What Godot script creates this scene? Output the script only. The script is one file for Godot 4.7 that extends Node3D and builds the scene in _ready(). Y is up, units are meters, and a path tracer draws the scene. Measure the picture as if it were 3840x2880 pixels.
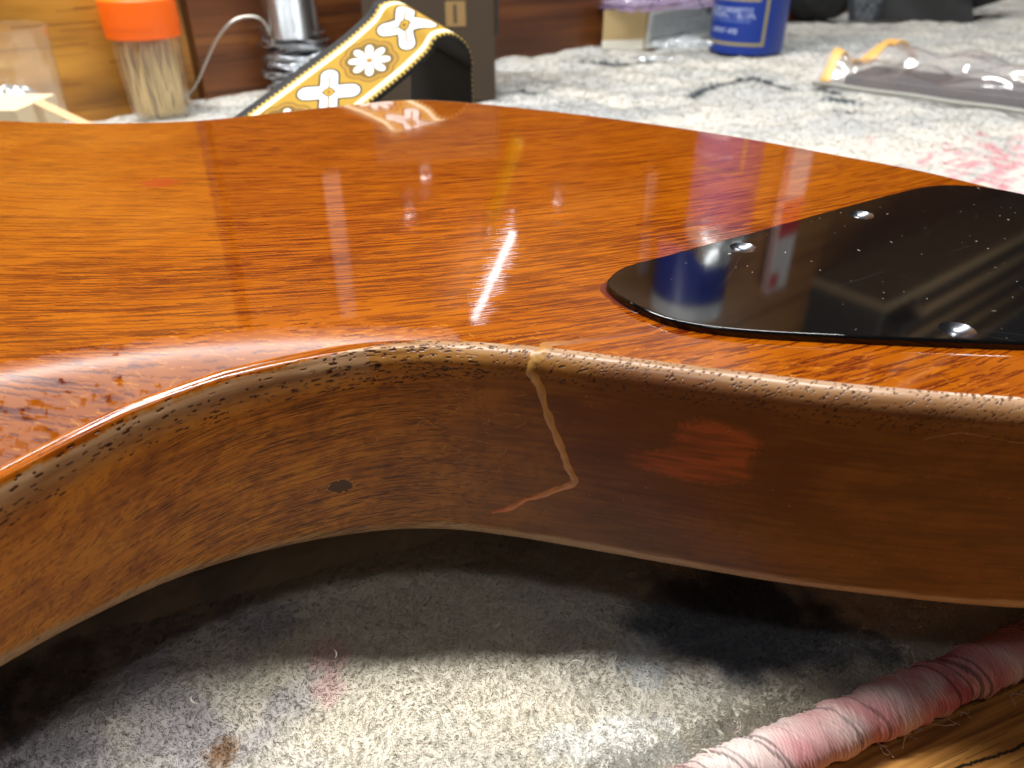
extends Node3D
# A worn electric guitar body lying face down on a workbench rug, seen from very near. Lengths in the builders are millimetres: x to the right, y up from the rug, f away from the lens.

var rng := RandomNumberGenerator.new()
var used := {}

func V(x: float, y: float, f: float) -> Vector3:
	return Vector3(x, y, -f) * 0.001

# ------------------------------------------------------------------ naming
func numbered(called: String) -> String:
	var n: int = used.get(called, 0)
	used[called] = n + 1
	return called if n == 0 else "%s_%03d" % [called, n]

func tag(o: Node, label: String, category: String, group := "", kind := "") -> void:
	o.set_meta("label", label)
	o.set_meta("category", category)
	if group: o.set_meta("group", group)
	if kind: o.set_meta("kind", kind)

func thing(called: String, label: String, category: String, at := Vector3.ZERO, group := "") -> Node3D:
	var o := Node3D.new()
	o.name = numbered(called)
	add_child(o)
	o.position = at
	tag(o, label, category, group)
	return o

func put(called: String, mesh: Mesh, mat: Material, parent: Node = self, kind := "") -> MeshInstance3D:
	var o := MeshInstance3D.new()
	o.name = called if parent != self else numbered(called)
	o.mesh = mesh
	if mat: o.material_override = mat
	parent.add_child(o, true)
	if kind: o.set_meta("kind", kind)
	return o

# ------------------------------------------------------------------ mesh helpers
class Sheet:
	var v := PackedVector3Array()
	var uv := PackedVector2Array()
	var c := PackedColorArray()
	var ix := PackedInt32Array()
	var colored := false
	func vert(p: Vector3, t := Vector2.ZERO, col := Color.WHITE) -> int:
		v.append(p); uv.append(t); c.append(col)
		return v.size() - 1
	func tri(a: int, b: int, d: int) -> void:
		ix.append(a); ix.append(b); ix.append(d)
	func quad(a: int, b: int, d: int, e: int) -> void:
		ix.append_array(PackedInt32Array([a, b, d, a, d, e]))
	func rows(first: int, nu: int, nv: int, closed := false, flip := false) -> void:   # nv rows of nu vertices each
		for j in nv - 1:
			for i in (nu if closed else nu - 1):
				var a := first + j * nu + i
				var b := first + j * nu + (i + 1) % nu
				if flip: quad(a, b, b + nu, a + nu)
				else: quad(a, a + nu, b + nu, b)
	func normals() -> PackedVector3Array:
		var n := PackedVector3Array()
		n.resize(v.size())
		for k in range(0, ix.size(), 3):
			var a := ix[k]
			var b := ix[k + 1]
			var d := ix[k + 2]
			var m := (v[d] - v[a]).cross(v[b] - v[a])
			n[a] += m; n[b] += m; n[d] += m
		for k in n.size(): n[k] = n[k].normalized() if n[k].length_squared() > 0.0 else Vector3.UP
		return n
	func into(mesh: ArrayMesh, mat: Material = null) -> ArrayMesh:
		var a := []
		a.resize(Mesh.ARRAY_MAX)
		a[Mesh.ARRAY_VERTEX] = v
		a[Mesh.ARRAY_NORMAL] = normals()
		a[Mesh.ARRAY_TEX_UV] = uv
		if colored: a[Mesh.ARRAY_COLOR] = c
		a[Mesh.ARRAY_INDEX] = ix
		mesh.add_surface_from_arrays(Mesh.PRIMITIVE_TRIANGLES, a)
		if mat: mesh.surface_set_material(mesh.get_surface_count() - 1, mat)
		return mesh
	func mesh() -> ArrayMesh:
		return into(ArrayMesh.new())
	func flat_mesh() -> ArrayMesh:      # each face with its own corners
		var s := Sheet.new()
		s.colored = colored
		for k in ix: s.ix.append(s.vert(v[k], uv[k], c[k]))
		return s.mesh()

func lathe(profile: Array, seg := 48, s := Sheet.new(), at := Vector3.ZERO) -> Sheet:   # profile of (r, y) in mm from the bottom outside upwards; u runs round from the side towards the lens
	var first := s.v.size()
	var top: float = profile[0].y
	for p in profile: top = maxf(top, p.y)
	for p in profile:
		for i in seg + 1:
			var a := TAU * i / seg - PI
			s.vert(at + Vector3(p.x * sin(a), p.y, p.x * cos(a)) * 0.001, Vector2(float(i) / seg, 1.0 - p.y / top))
	s.rows(first, seg + 1, profile.size(), false, false)
	return s

func rounded_box(size: Vector3, r: float, seg := 3) -> ArrayMesh:    # size and radius in mm, standing on y = 0
	var s := Sheet.new()
	var h := size / 2.0
	for axis in 3:
		for sgn in [-1.0, 1.0]:
			var a := (axis + 1) % 3
			var b := (axis + 2) % 3
			var ca := _cuts(h[a], r, seg)
			var cb := _cuts(h[b], r, seg)
			var first := s.v.size()
			for q in cb:
				for p in ca:
					var at := Vector3.ZERO
					at[axis] = sgn * h[axis]
					at[a] = p
					at[b] = q
					var core := Vector3(clampf(at.x, -h.x + r, h.x - r), clampf(at.y, -h.y + r, h.y - r), clampf(at.z, -h.z + r, h.z - r))
					var d := at - core
					at = core + (d.normalized() * r if d.length() > 0.0 else d)
					s.vert((at + Vector3(0, h.y, 0)) * 0.001, Vector2(0.5 + p / (2 * h[a]), 0.5 - q / (2 * h[b])))
			s.rows(first, ca.size(), cb.size(), false, sgn < 0)
	return s.mesh()

func _cuts(h: float, r: float, seg: int) -> Array:
	var c := []
	for k in seg + 1: c.append(-h + r * (1.0 - cos(PI / 2 * k / seg)) if k else -h)
	for k in seg + 1: c.append(-c[seg - k])
	return c

func tube(path: PackedVector3Array, r: float, sides := 8, s := Sheet.new(), taper := false) -> Sheet:   # path in metres, r in mm
	var first := s.v.size()
	var side := Vector3.UP
	for k in path.size():
		var dir := (path[mini(k + 1, path.size() - 1)] - path[maxi(k - 1, 0)]).normalized()
		side = (side - dir * side.dot(dir))
		if side.length() < 0.1: side = dir.cross(Vector3(0.3, 0.2, 0.9))
		side = side.normalized()
		var other := dir.cross(side)
		var rr := r * 0.001
		if taper: rr *= 0.25 + 0.75 * sin(PI * clampf(float(k) / (path.size() - 1), 0.03, 0.97))
		for i in sides:
			var a := TAU * i / sides
			s.vert(path[k] + (side * cos(a) + other * sin(a)) * rr, Vector2(float(i) / sides, float(k) / path.size()))
	s.rows(first, sides, path.size(), true, true)
	var a0 := s.vert(path[0])
	var a1 := s.vert(path[path.size() - 1])
	var last := first + (path.size() - 1) * sides
	for i in sides:
		s.tri(a0, first + i, first + (i + 1) % sides)
		s.tri(a1, last + (i + 1) % sides, last + i)
	return s

func spline(p: Array, per := 10, closed := false) -> Array:      # Catmull-Rom through Vector2 or Vector3
	var out := []
	var n := p.size()
	for i in (n if closed else n - 1):
		var p0 = p[(i - 1 + n) % n] if closed or i > 0 else p[0]
		var p1 = p[i]
		var p2 = p[(i + 1) % n]
		var p3 = p[(i + 2) % n] if closed or i < n - 2 else p[n - 1]
		for k in per:
			var t := float(k) / per
			out.append(0.5 * (2.0 * p1 + (p2 - p0) * t + (2.0 * p0 - 5.0 * p1 + 4.0 * p2 - p3) * t * t + (3.0 * p1 - p0 - 3.0 * p2 + p3) * t * t * t))
	if not closed: out.append(p[n - 1])
	return out

func path3(p: Array, per := 10) -> PackedVector3Array:           # Vector3(x, y, f) in mm to a smooth path in metres
	var out := PackedVector3Array()
	for q in spline(p, per): out.append(V(q.x, q.y, q.z))
	return out

func table(t: Array, x: float) -> float:                          # piecewise linear through Vector2s
	if x <= t[0].x: return t[0].y
	for k in range(1, t.size()):
		if x < t[k].x: return lerpf(t[k - 1].y, t[k].y, (x - t[k - 1].x) / (t[k].x - t[k - 1].x))
	return t[t.size() - 1].y

# ------------------------------------------------------------------ material helpers
func mat(col: Color, rough := 0.6, metal := 0.0) -> StandardMaterial3D:
	var m := StandardMaterial3D.new()
	m.albedo_color = col
	m.roughness = rough
	m.metallic = metal
	return m

func rgb8(r: int, g: int, b: int) -> Color:
	return Color8(r, g, b)

func tex(im: Image) -> ImageTexture:
	return ImageTexture.create_from_image(im)

func pane(col: Color, alpha: float, rough := 0.05) -> StandardMaterial3D:
	var m := mat(Color(col, alpha), rough)
	m.transparency = BaseMaterial3D.TRANSPARENCY_ALPHA
	m.cull_mode = BaseMaterial3D.CULL_DISABLED
	return m

func noise(sd: int, freq: float, oct := 3) -> FastNoiseLite:
	var n := FastNoiseLite.new()
	n.seed = sd
	n.frequency = freq
	n.noise_type = FastNoiseLite.TYPE_SIMPLEX
	n.fractal_octaves = oct
	return n

func noise_bytes(w: int, h: int, sd: int, freq: float, stretch := 1, oct := 4) -> PackedByteArray:
	var im := noise(sd, freq, oct).get_image(maxi(w / stretch, 4), h, false, false, true)
	im.convert(Image.FORMAT_L8)
	if stretch > 1: im.resize(w, h, Image.INTERPOLATE_CUBIC)
	return im.get_data()

func ramp(stops: Array, cols: Array) -> PackedByteArray:          # 256 x RGB
	var g := Gradient.new()
	g.offsets = PackedFloat32Array(stops)
	g.colors = PackedColorArray(cols)
	var out := PackedByteArray()
	for k in 256:
		var c := g.sample(k / 255.0)
		out.append(c.r8); out.append(c.g8); out.append(c.b8)
	return out

func wood_image(w: int, h: int, sd: int, cols: Array, stretch := 16, pores := 400, pore_col := Color(0.1, 0.05, 0.02), fine := 0.09) -> Image:
	var st := noise_bytes(w, h, sd, fine, stretch)
	var bl := noise_bytes(w, h, sd + 7, 0.008, 4)
	var lut := ramp([0.15, 0.5, 0.85], cols)
	var d := PackedByteArray()
	d.resize(w * h * 3)
	for k in w * h:
		var q := ((st[k] * 5 + bl[k] * 5) / 10) * 3
		d[k * 3] = lut[q]; d[k * 3 + 1] = lut[q + 1]; d[k * 3 + 2] = lut[q + 2]
	var im := Image.create_from_data(w, h, false, Image.FORMAT_RGB8, d)
	for k in pores:
		var x := rng.randi() % w
		var y := rng.randi() % h
		var al := rng.randf_range(0.15, 0.6)
		for i in rng.randi_range(6, w / 8):
			var xx := (x + i) % w
			im.set_pixel(xx, y, im.get_pixel(xx, y).lerp(pore_col, al))
	return im

func glyphs(im: Image, x0: int, y0: int, x1: int, gh: int, col: Color) -> void:    # a line of print too small to read
	var x := x0
	while x < x1:
		if rng.randf() < 0.16:
			x += gh / 2
			continue
		var gw := maxi(3, int(gh * rng.randf_range(0.5, 0.8)))
		var t := maxi(1, gh / 5)
		match rng.randi() % 5:
			0:
				im.fill_rect(Rect2i(x, y0, t, gh), col); im.fill_rect(Rect2i(x, y0, gw, t), col); im.fill_rect(Rect2i(x, y0 + gh / 2, gw - 1, t), col)
			1:
				im.fill_rect(Rect2i(x, y0, t, gh), col); im.fill_rect(Rect2i(x + gw - t, y0, t, gh), col); im.fill_rect(Rect2i(x, y0, gw, t), col); im.fill_rect(Rect2i(x, y0 + gh - t, gw, t), col)
			2:
				im.fill_rect(Rect2i(x + gw / 2, y0, t, gh), col); im.fill_rect(Rect2i(x, y0, gw, t), col)
			3:
				im.fill_rect(Rect2i(x, y0, t, gh), col); im.fill_rect(Rect2i(x, y0 + gh - t, gw, t), col)
			4:
				im.fill_rect(Rect2i(x, y0, t, gh), col); im.fill_rect(Rect2i(x + gw - t, y0, t, gh), col); im.fill_rect(Rect2i(x, y0 + gh / 2, gw, t), col)
		x += gw + maxi(2, gh / 4)

# ------------------------------------------------------------------ the guitar body
const BACK_Y := 65.0        # the flat back lies this high above the rug
const THICK := 45.0
var outline: Array = []     # Vector2(x, f), counter-clockwise seen from above with the lens at the bottom
var arc := PackedFloat32Array()
var inward: Array = []
const PER := 24
const I0 := 6 * PER         # arc length is counted from this sample

func make_outline() -> void:
	var o := [Vector2(-330, 140), Vector2(-318, 80), Vector2(-280, 40), Vector2(-230, 20), Vector2(-185, 20), Vector2(-145, 32), Vector2(-118, 50), Vector2(-100, 69), Vector2(-88, 84), Vector2(-77.2, 95),
		Vector2(-63.9, 105.2), Vector2(-47.8, 112.7), Vector2(-29.6, 117.4), Vector2(-15, 118.2), Vector2(-0.6, 116.1), Vector2(18.2, 111.5), Vector2(36, 107), Vector2(53, 103), Vector2(70, 100), Vector2(86, 97.8),
		Vector2(100, 97), Vector2(125, 99), Vector2(150, 111), Vector2(166, 135), Vector2(166, 165), Vector2(156, 188), Vector2(140.7, 204.7), Vector2(123.6, 226.1), Vector2(102.6, 244.8), Vector2(78.3, 265.3),
		Vector2(49.5, 284.9), Vector2(16.7, 303.5), Vector2(-19.7, 319.4), Vector2(-44.4, 322.9), Vector2(-73.8, 310.4), Vector2(-97.2, 297.4), Vector2(-120, 287.7), Vector2(-152.7, 284.9), Vector2(-188.9, 289.4),
		Vector2(-235, 297), Vector2(-285, 280), Vector2(-318, 230)]
	outline = spline(o, PER, true)
	var n := outline.size()
	arc.resize(n)
	var s := 0.0
	for i in n:
		arc[i] = s
		s += (outline[(i + 1) % n] - outline[i]).length()
		var t: Vector2 = (outline[(i + 1) % n] - outline[(i - 1 + n) % n]).normalized()
		inward.append(Vector2(-t.y, t.x))
	var s0 := arc[I0]
	for i in n: arc[i] -= s0

func belly(p: Vector2) -> float:       # how deep the contour at the waist drops the near edge
	if p.y > 150.0: return 0.0
	return table([Vector2(-280, 3), Vector2(-230, 10), Vector2(-185, 14), Vector2(-118, 15), Vector2(-89, 13), Vector2(-77, 10), Vector2(-64, 6.5), Vector2(-50, 3.8), Vector2(-30, 1.5), Vector2(-15, 0.4), Vector2(0, 0)], p.x)

func near_edge(x: float) -> float:
	return table([Vector2(-185, 20), Vector2(-145, 32), Vector2(-118, 50), Vector2(-100, 69), Vector2(-88, 84), Vector2(-77.2, 95), Vector2(-63.9, 105.2), Vector2(-47.8, 112.7), Vector2(-29.6, 117.4), Vector2(-15, 118.2),
		Vector2(-0.6, 116.1), Vector2(18.2, 111.5), Vector2(36, 107), Vector2(53, 103), Vector2(70, 100), Vector2(86, 97.8), Vector2(125, 99)], x)

func back_drop(c: float, d: float) -> float:
	if c <= 0.0: return 0.0
	var w := 1.5 * c
	var q := (w + 2.6 - d) / 1.3       # a straight slope that rounds over into the flat
	var rise := 1.3 * (q if q > 30.0 else log(1.0 + exp(q)))
	return 0.92 * c * rise / w

const ROUND := 3.6          # radius of the worn upper edge

func edge_profile(c: float, s: float) -> Array:       # Vector3(distance in from the side, drop below the back, v along the strip) from the lip to the lower edge
	var out := []
	var y0 := back_drop(c, ROUND)
	var lip := smoothstep(140.0, 118.0, s) * smoothstep(20.0, 50.0, s)       # the lacquer stands as a bead where it is not worn through
	var deep := THICK - 2.5
	for k in 13:
		var a := PI / 2 * k / 12.0
		var d := ROUND * (1.0 - sin(a))
		var y := y0 + (ROUND * (1.0 - cos(a)) + (c - y0) * (1.0 - cos(a)))
		var bead := lip * 0.42 * exp(-pow((a - 0.58) / 0.13, 2.0)) + lip * 0.16 * exp(-pow((a - 0.2) / 0.12, 2.0))
		out.append(Vector3(d - bead * sin(a), y - bead * cos(a), a / (PI / 2) * 5.5))
	var yw: float = out[12].y
	for k in range(1, 9): out.append(Vector3(0, lerpf(yw, deep, k / 8.0), 0))
	for k in range(1, 7):
		var a := PI / 2 * k / 6.0
		out.append(Vector3(2.5 * (1.0 - cos(a)), deep + 2.5 * sin(a), 0))
	for k in range(13, out.size()): out[k].z = out[k - 1].z + Vector2(out[k].x - out[k - 1].x, out[k].y - out[k - 1].y).length()
	return out

const S_FROM := 40.0        # the strip texture covers this arc length and height
const S_WIDE := 210.0
const V_HIGH := 52.0

func back_uv(x: float, f: float) -> Vector2:
	return Vector2((x + 220.0) / 400.0, (340.0 - f) / 280.0)

func body_mesh(back_mat: Material, side_mat: Material) -> ArrayMesh:
	var n := outline.size()
	var s := Sheet.new()
	var ds := []
	for k in 42: ds.append(24.5 - k * 0.5)
	ds.append(ROUND)
	for d in ds:
		for i in n:
			var p: Vector2 = outline[i] + inward[i] * d
			s.vert(V(p.x, BACK_Y - back_drop(belly(outline[i]), d), p.y), back_uv(p.x, p.y))
	s.rows(0, n, ds.size(), true, true)
	var poly := PackedVector2Array()
	for i in n: poly.append(outline[i] + inward[i] * 25.0)
	var t := Geometry2D.triangulate_polygon(poly)
	if t.is_empty(): push_error("the back could not be triangulated")
	for k in range(0, t.size(), 3): _face_up(s, t[k], t[k + 1], t[k + 2])
	var out := s.into(ArrayMesh.new(), back_mat)
	var q := Sheet.new()
	var rows := 0
	var all := []
	for i in n + 1: all.append(edge_profile(belly(outline[i % n]), arc[i % n]))
	rows = all[0].size()
	for j in rows:
		for i in n + 1:
			var p: Vector2 = outline[i % n] + inward[i % n] * all[i][j].x
			var along: float = arc[i] if i < n else arc[n - 1] + (outline[0] - outline[n - 1]).length()
			q.vert(V(p.x, BACK_Y - all[i][j].y, p.y), Vector2((along - S_FROM) / S_WIDE, all[i][j].z / V_HIGH))
	q.rows(0, n + 1, rows, false, true)
	var low := q.v.size()
	for d in [2.5, 24.0]:
		for i in n:
			var p: Vector2 = outline[i] + inward[i] * d
			q.vert(V(p.x, BACK_Y - THICK, p.y), Vector2((arc[i] - S_FROM) / S_WIDE, 0.97))
	q.rows(low, n, 2, true, true)
	t = Geometry2D.triangulate_polygon(poly)
	for k in range(0, t.size(), 3): _face_up(q, low + n + t[k], low + n + t[k + 2], low + n + t[k + 1], false)
	return q.into(out, side_mat)

func _face_up(s: Sheet, a: int, b: int, c: int, up := true) -> void:
	var m := (s.v[c] - s.v[a]).cross(s.v[b] - s.v[a])
	if (m.y > 0.0) == up: s.tri(a, b, c)
	else: s.tri(a, c, b)

func grain_shift(x: float) -> float:        # the grain runs in shallow arcs across the back
	return 0.27 * x + 0.0013 * x * x

func back_images() -> Array:
	var w := 2048
	var h := 1440
	var st := noise_bytes(w, h, 11, 0.22, 64, 4)
	var st2 := noise_bytes(w, h, 15, 0.035, 24, 3)
	var bl := noise_bytes(w, h, 12, 0.012, 1, 4)
	var lut := ramp([0.12, 0.42, 0.62, 0.9], [rgb8(134, 64, 4), rgb8(146, 74, 5), rgb8(151, 78, 6), rgb8(160, 88, 9)])
	var shift := PackedInt32Array()
	for i in w: shift.append(-int(grain_shift(-220.0 + i * 400.0 / w) * h / 280.0))      # rows go down as f grows smaller
	var d := PackedByteArray()
	d.resize(w * h * 3)
	for j in h:
		for i in w:
			var k := ((j - shift[i] + 4 * h) % h) * w + i
			var q := mini(255, (st[k] * 3 + st2[k] * 2 + bl[j * w + i] * 5) / 10) * 3
			var o := (j * w + i) * 3
			d[o] = lut[q]; d[o + 1] = lut[q + 1]; d[o + 2] = lut[q + 2]
	var hb := PackedByteArray()
	hb.resize(w * h)
	hb.fill(200)
	var band := noise(21, 0.02, 3)
	var pr := [80, 23, 5]
	for k in 42000:
		var x := rng.randi() % w
		var y := rng.randi() % h
		var xm := -220.0 + x * 400.0 / w
		var fm := 340.0 - y * 280.0 / h
		var e := fm - near_edge(xm)
		var dens := band.get_noise_2d(xm * 0.12, fm - grain_shift(xm)) * 0.25 + 0.42 + (0.22 if e < 70.0 else 0.0)
		if rng.randf() > dens: continue
		var length := int((rng.randf_range(3.0, 10.0) if rng.randf() < 0.7 else rng.randf_range(10.0, 26.0)) * w / 400.0)
		var thick := 1 if rng.randf() < 0.72 else 2
		var al := rng.randf_range(0.3, 0.9)
		if e < 100.0 and rng.randf() < 0.5:
			thick = 1 if rng.randf() < 0.6 else 2
			al = rng.randf_range(0.55, 0.95)
			length += int(rng.randf_range(0.0, 8.0) * w / 400.0)
		if e < 20.0 and xm < -30.0:           # pores cut across the contour come out short and broad
			if rng.randf() < 0.35: continue
			length = int(rng.randf_range(1.5, 5.5) * w / 400.0)
			thick = rng.randi_range(2, 3)
			al = rng.randf_range(0.35, 0.75)
		elif e < 22.0 and xm > 20.0:
			length = mini(int(length * 0.6), 70)
			thick = rng.randi_range(1, 2)
		var wob := rng.randf() * TAU
		for i in length:
			var xx := x + i
			if xx >= w: break
			var body := sin(PI * (i + 0.5) / length)
			var yy := y + shift[xx] - shift[x] + int(round(sin(wob + i * 0.05) * 0.9))
			for t in thick:
				if yy + t < 0 or yy + t >= h: continue
				var edge := 1.0 if t > 0 and t < thick - 1 or thick < 3 else 0.7
				var b := al * edge * minf(1.0, body * 1.8)
				var o := ((yy + t) * w + xx) * 3
				for ch in 3: d[o + ch] = int(lerpf(d[o + ch], pr[ch], b))
				hb[(yy + t) * w + xx] = mini(hb[(yy + t) * w + xx], int(200 - 150 * b))
	# fine golden scratches and chips along the near edge
	for k in 520:
		var xm := rng.randf_range(-130.0, 110.0)
		var fm := near_edge(xm) + 3.0 + absf(rng.randfn(0.0, 4.5 if xm > -40.0 else 9.0))
		var ang := rng.randfn(0.0, 0.25) + 0.1
		var length := int(rng.randf_range(2, 9) if rng.randf() < 0.85 else rng.randf_range(9, 24))
		var al := rng.randf_range(0.12, 0.55)
		var px := (xm + 220.0) * w / 400.0
		var py := (340.0 - fm) * h / 280.0
		for i in length:
			ang += rng.randfn(0.0, 0.10)
			px += cos(ang)
			py -= sin(ang)
			if px < 0 or py < 0 or px >= w or py >= h: break
			var o := (int(py) * w + int(px)) * 3
			d[o] = int(lerpf(d[o], 226, al)); d[o + 1] = int(lerpf(d[o + 1], 158, al)); d[o + 2] = int(lerpf(d[o + 2], 66, al))
	# the dark red dent in the lacquer
	for j in range(-40, 40):
		for i in range(-60, 60):
			var xx := int((-100.0 + 220.0) * w / 400.0) + i
			var yy := int((340.0 - 213.0) * h / 280.0) + j
			var r := Vector2(i / 26.0, j / 22.0).length() + band.get_noise_2d(i * 4.0, j * 4.0) * 0.5
			if r < 1.0:
				var o := (yy * w + xx) * 3
				d[o] = 142; d[o + 1] = 48; d[o + 2] = 16
	# gloss: mirror-like lacquer, rubbed dull where the contour breaks away from the flat
	var ro := PackedByteArray()
	ro.resize(w * h)
	ro.fill(11)
	var gloss := PackedByteArray()
	gloss.resize(w * h)
	gloss.fill(255)
	for i in outline.size():
		var c := belly(outline[i])
		if c < 0.3: continue
		for rep in 62:
			var dep := rng.randf_range(2.4, 1.5 * c + 5.0) if rep > 30 else 1.5 * c + 3.3 + rng.randfn(0.0, 1.8)
			var q: Vector2 = outline[i] + inward[i] * dep + Vector2(rng.randf_range(-1, 1), rng.randf_range(-1, 1))
			if rep <= 36 and band.get_noise_2d(q.x * 3.0, q.y * 3.0) > 0.62: continue
			var uv := back_uv(q.x, q.y)
			var cx := int(uv.x * w)
			var cy := int(uv.y * h)
			var gold := rep <= 36 and rng.randf() < 0.07
			for dx in range(-4, 5):
				for dy in range(-2, 3):
					if cx + dx < 0 or cy + dy < 0 or cx + dx >= w or cy + dy >= h: continue
					var o := (cy + dy) * w + cx + dx
					gloss[o] = 0
					ro[o] = mini(108, ro[o] + 24)
					if gold and absi(dy) < 1:
						d[o * 3] = int(lerpf(d[o * 3], 206, 0.4)); d[o * 3 + 1] = int(lerpf(d[o * 3 + 1], 134, 0.4)); d[o * 3 + 2] = int(lerpf(d[o * 3 + 2], 44, 0.4))
	return [Image.create_from_data(w, h, false, Image.FORMAT_RGB8, d), Image.create_from_data(w, h, false, Image.FORMAT_L8, hb), Image.create_from_data(w, h, false, Image.FORMAT_L8, ro), Image.create_from_data(w, h, false, Image.FORMAT_L8, gloss)]

func side_images() -> Array:
	var w := 2048
	var h := 512
	var st := noise_bytes(w, h, 31, 0.07, 12, 4)
	var bl := noise_bytes(w, h, 32, 0.011, 3, 4)
	var fi := noise_bytes(w, h, 33, 0.06, 1, 3)
	var col := PackedByteArray()
	col.resize(w * h * 3)
	var ro := PackedByteArray()
	ro.resize(w * h)
	var hb := PackedByteArray()
	hb.resize(w * h)
	var plug := PackedVector2Array()
	for p in [Vector2(174, 10.1), Vector2(178.9, 8.3), Vector2(185.2, 9.6), Vector2(188.7, 12), Vector2(186.5, 14.9), Vector2(187.8, 20.1), Vector2(180.7, 22.2), Vector2(170.3, 21.3), Vector2(166.1, 20.2), Vector2(165.6, 17.7), Vector2(172.1, 16.1), Vector2(174, 13.6)]:
		plug.append(p + Vector2(0, 1.9))
	var worn_lo := [Vector2(40, 2.9), Vector2(90, 2.5), Vector2(112, 2.0), Vector2(128, -0.2), Vector2(250, -1.2)]
	var worn_hi := [Vector2(40, 6.0), Vector2(90, 5.8), Vector2(120, 5.8), Vector2(150, 3.6), Vector2(180, 4.4), Vector2(250, 5.6)]
	for i in w:
		var s := S_FROM + i * S_WIDE / w
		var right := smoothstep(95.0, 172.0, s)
		var lo := table(worn_lo, s)
		var hi := table(worn_hi, s)
		for j in h:
			var v := j * V_HIGH / h
			var k := j * w + i
			var g := (st[k] * 0.45 + bl[k] * 0.55) / 255.0
			var f := fi[k] / 255.0
			var c := Color8(204, 130, 30).lerp(Color8(104, 60, 22), right)  # darker to the right: part of the dimmer light there put into the colour
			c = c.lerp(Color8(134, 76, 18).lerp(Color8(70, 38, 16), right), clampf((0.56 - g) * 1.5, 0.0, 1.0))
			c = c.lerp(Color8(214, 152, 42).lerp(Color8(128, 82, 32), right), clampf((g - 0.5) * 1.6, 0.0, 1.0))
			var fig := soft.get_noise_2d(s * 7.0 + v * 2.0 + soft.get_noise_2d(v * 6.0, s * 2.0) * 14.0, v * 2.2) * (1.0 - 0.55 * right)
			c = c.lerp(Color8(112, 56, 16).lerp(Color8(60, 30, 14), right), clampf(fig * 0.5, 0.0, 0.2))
			var rough := 0.33
			var high := 200
			# the bare patch in the dark stain
			if s > 140.0 and s < 212.0:
				var q := Vector2(s + (f - 0.5) * 1.6, v + (f - 0.5) * 1.2)
				var e := Vector2((s - 176.0) / 17.0, (v - 16.5) / 10.0).length()
				c = c.lerp(Color8(78, 34, 22), 0.5 * smoothstep(1.9, 1.0, e + (g - 0.5)))
				var inside := 0.0
				for jit in [Vector2(0, 0), Vector2(0.9, 0.3), Vector2(-0.9, -0.3), Vector2(0.4, -0.6), Vector2(-0.4, 0.6)]: inside += 0.2 if Geometry2D.is_point_in_polygon(q + jit, plug) else 0.0
				if inside > 0.0: c = c.lerp(Color8(152, 72, 36), inside * clampf(0.7 + (g - 0.5) * 2.0, 0.3, 0.95))
			# worn bare wood along the upper edge
			var wl := smoothstep(lo - 0.3, lo + 0.4, v + (f - 0.5) * 0.5 + (g - 0.5) * 1.6)
			var wh := smoothstep(hi + 4.0, hi - 2.4, v + (g - 0.5) * 2.0 + (f - 0.5) * 1.0)
			var worn := wl * wh
			c = c.lerp(Color8(172, 140, 112).lerp(Color8(146, 108, 74), clampf((0.6 - g) * 2.0, 0.0, 1.0)), worn * (0.4 + 0.55 * smoothstep(3.2, 1.2, v)) if s > 118.0 else worn * 0.9)
			rough = lerpf(rough, 0.24, worn)
			if v < lo + 0.5:
				var lac := 1.0 - wl
				c = c.lerp(Color8(164, 86, 12).lerp(Color8(122, 52, 6), clampf((0.55 - g) * 2.5, 0.0, 1.0)), lac)
				rough = lerpf(rough, 0.1, lac)
			# the rubbed lower edge, paled further by reflected light painted in
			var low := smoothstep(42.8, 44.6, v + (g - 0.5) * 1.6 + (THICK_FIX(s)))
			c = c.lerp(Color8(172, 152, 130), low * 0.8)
			col[k * 3] = c.r8; col[k * 3 + 1] = c.g8; col[k * 3 + 2] = c.b8
			ro[k] = int(rough * 255)
			hb[k] = high
	# pores: dashes on the left where the grain is cut at a slant, dots on the worn edge
	for k in 14000:
		var s := rng.randf_range(S_FROM, S_FROM + S_WIDE)
		var v := rng.randf_range(0.0, 48.0)
		var hi := table(worn_hi, s)
		var on_worn := v > table(worn_lo, s) - 0.2 and v < hi + 3.0
		var length := 0.0
		var ang := 0.0
		var thick := 1
		var al := 0.5
		if on_worn:
			length = rng.randf_range(0.25, 0.8) if s > 140.0 else rng.randf_range(0.3, 1.6)
			thick = rng.randi_range(1, 3)
			al = 0.85
			ang = 0.6 if s > 140.0 else 0.05
			if rng.randf() < (0.18 if s > 110.0 else 0.6): continue
		elif s > 140.0:
			if rng.randf() < (0.35 if v < hi + 5.0 else 0.72): continue
			length = rng.randf_range(0.2, 0.6)
			al = rng.randf_range(0.2, 0.55)
		else:
			var mid := smoothstep(66.0, 92.0, s) * smoothstep(138.0, 112.0, s)
			length = lerpf(rng.randf_range(0.4, 1.5), rng.randf_range(1.0, 9.0), mid)
			ang = lerpf(0.35, 0.06, smoothstep(55.0, 95.0, s)) - 0.22 * smoothstep(100.0, 140.0, s) * 0.4
			thick = 1 if rng.randf() < 0.7 else 2
			al = rng.randf_range(0.15, 0.6)
			if rng.randf() < 0.2: continue
		var px := (s - S_FROM) * w / S_WIDE
		var py := v * h / V_HIGH
		var steps := maxi(2, int(length * w / S_WIDE))
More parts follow.
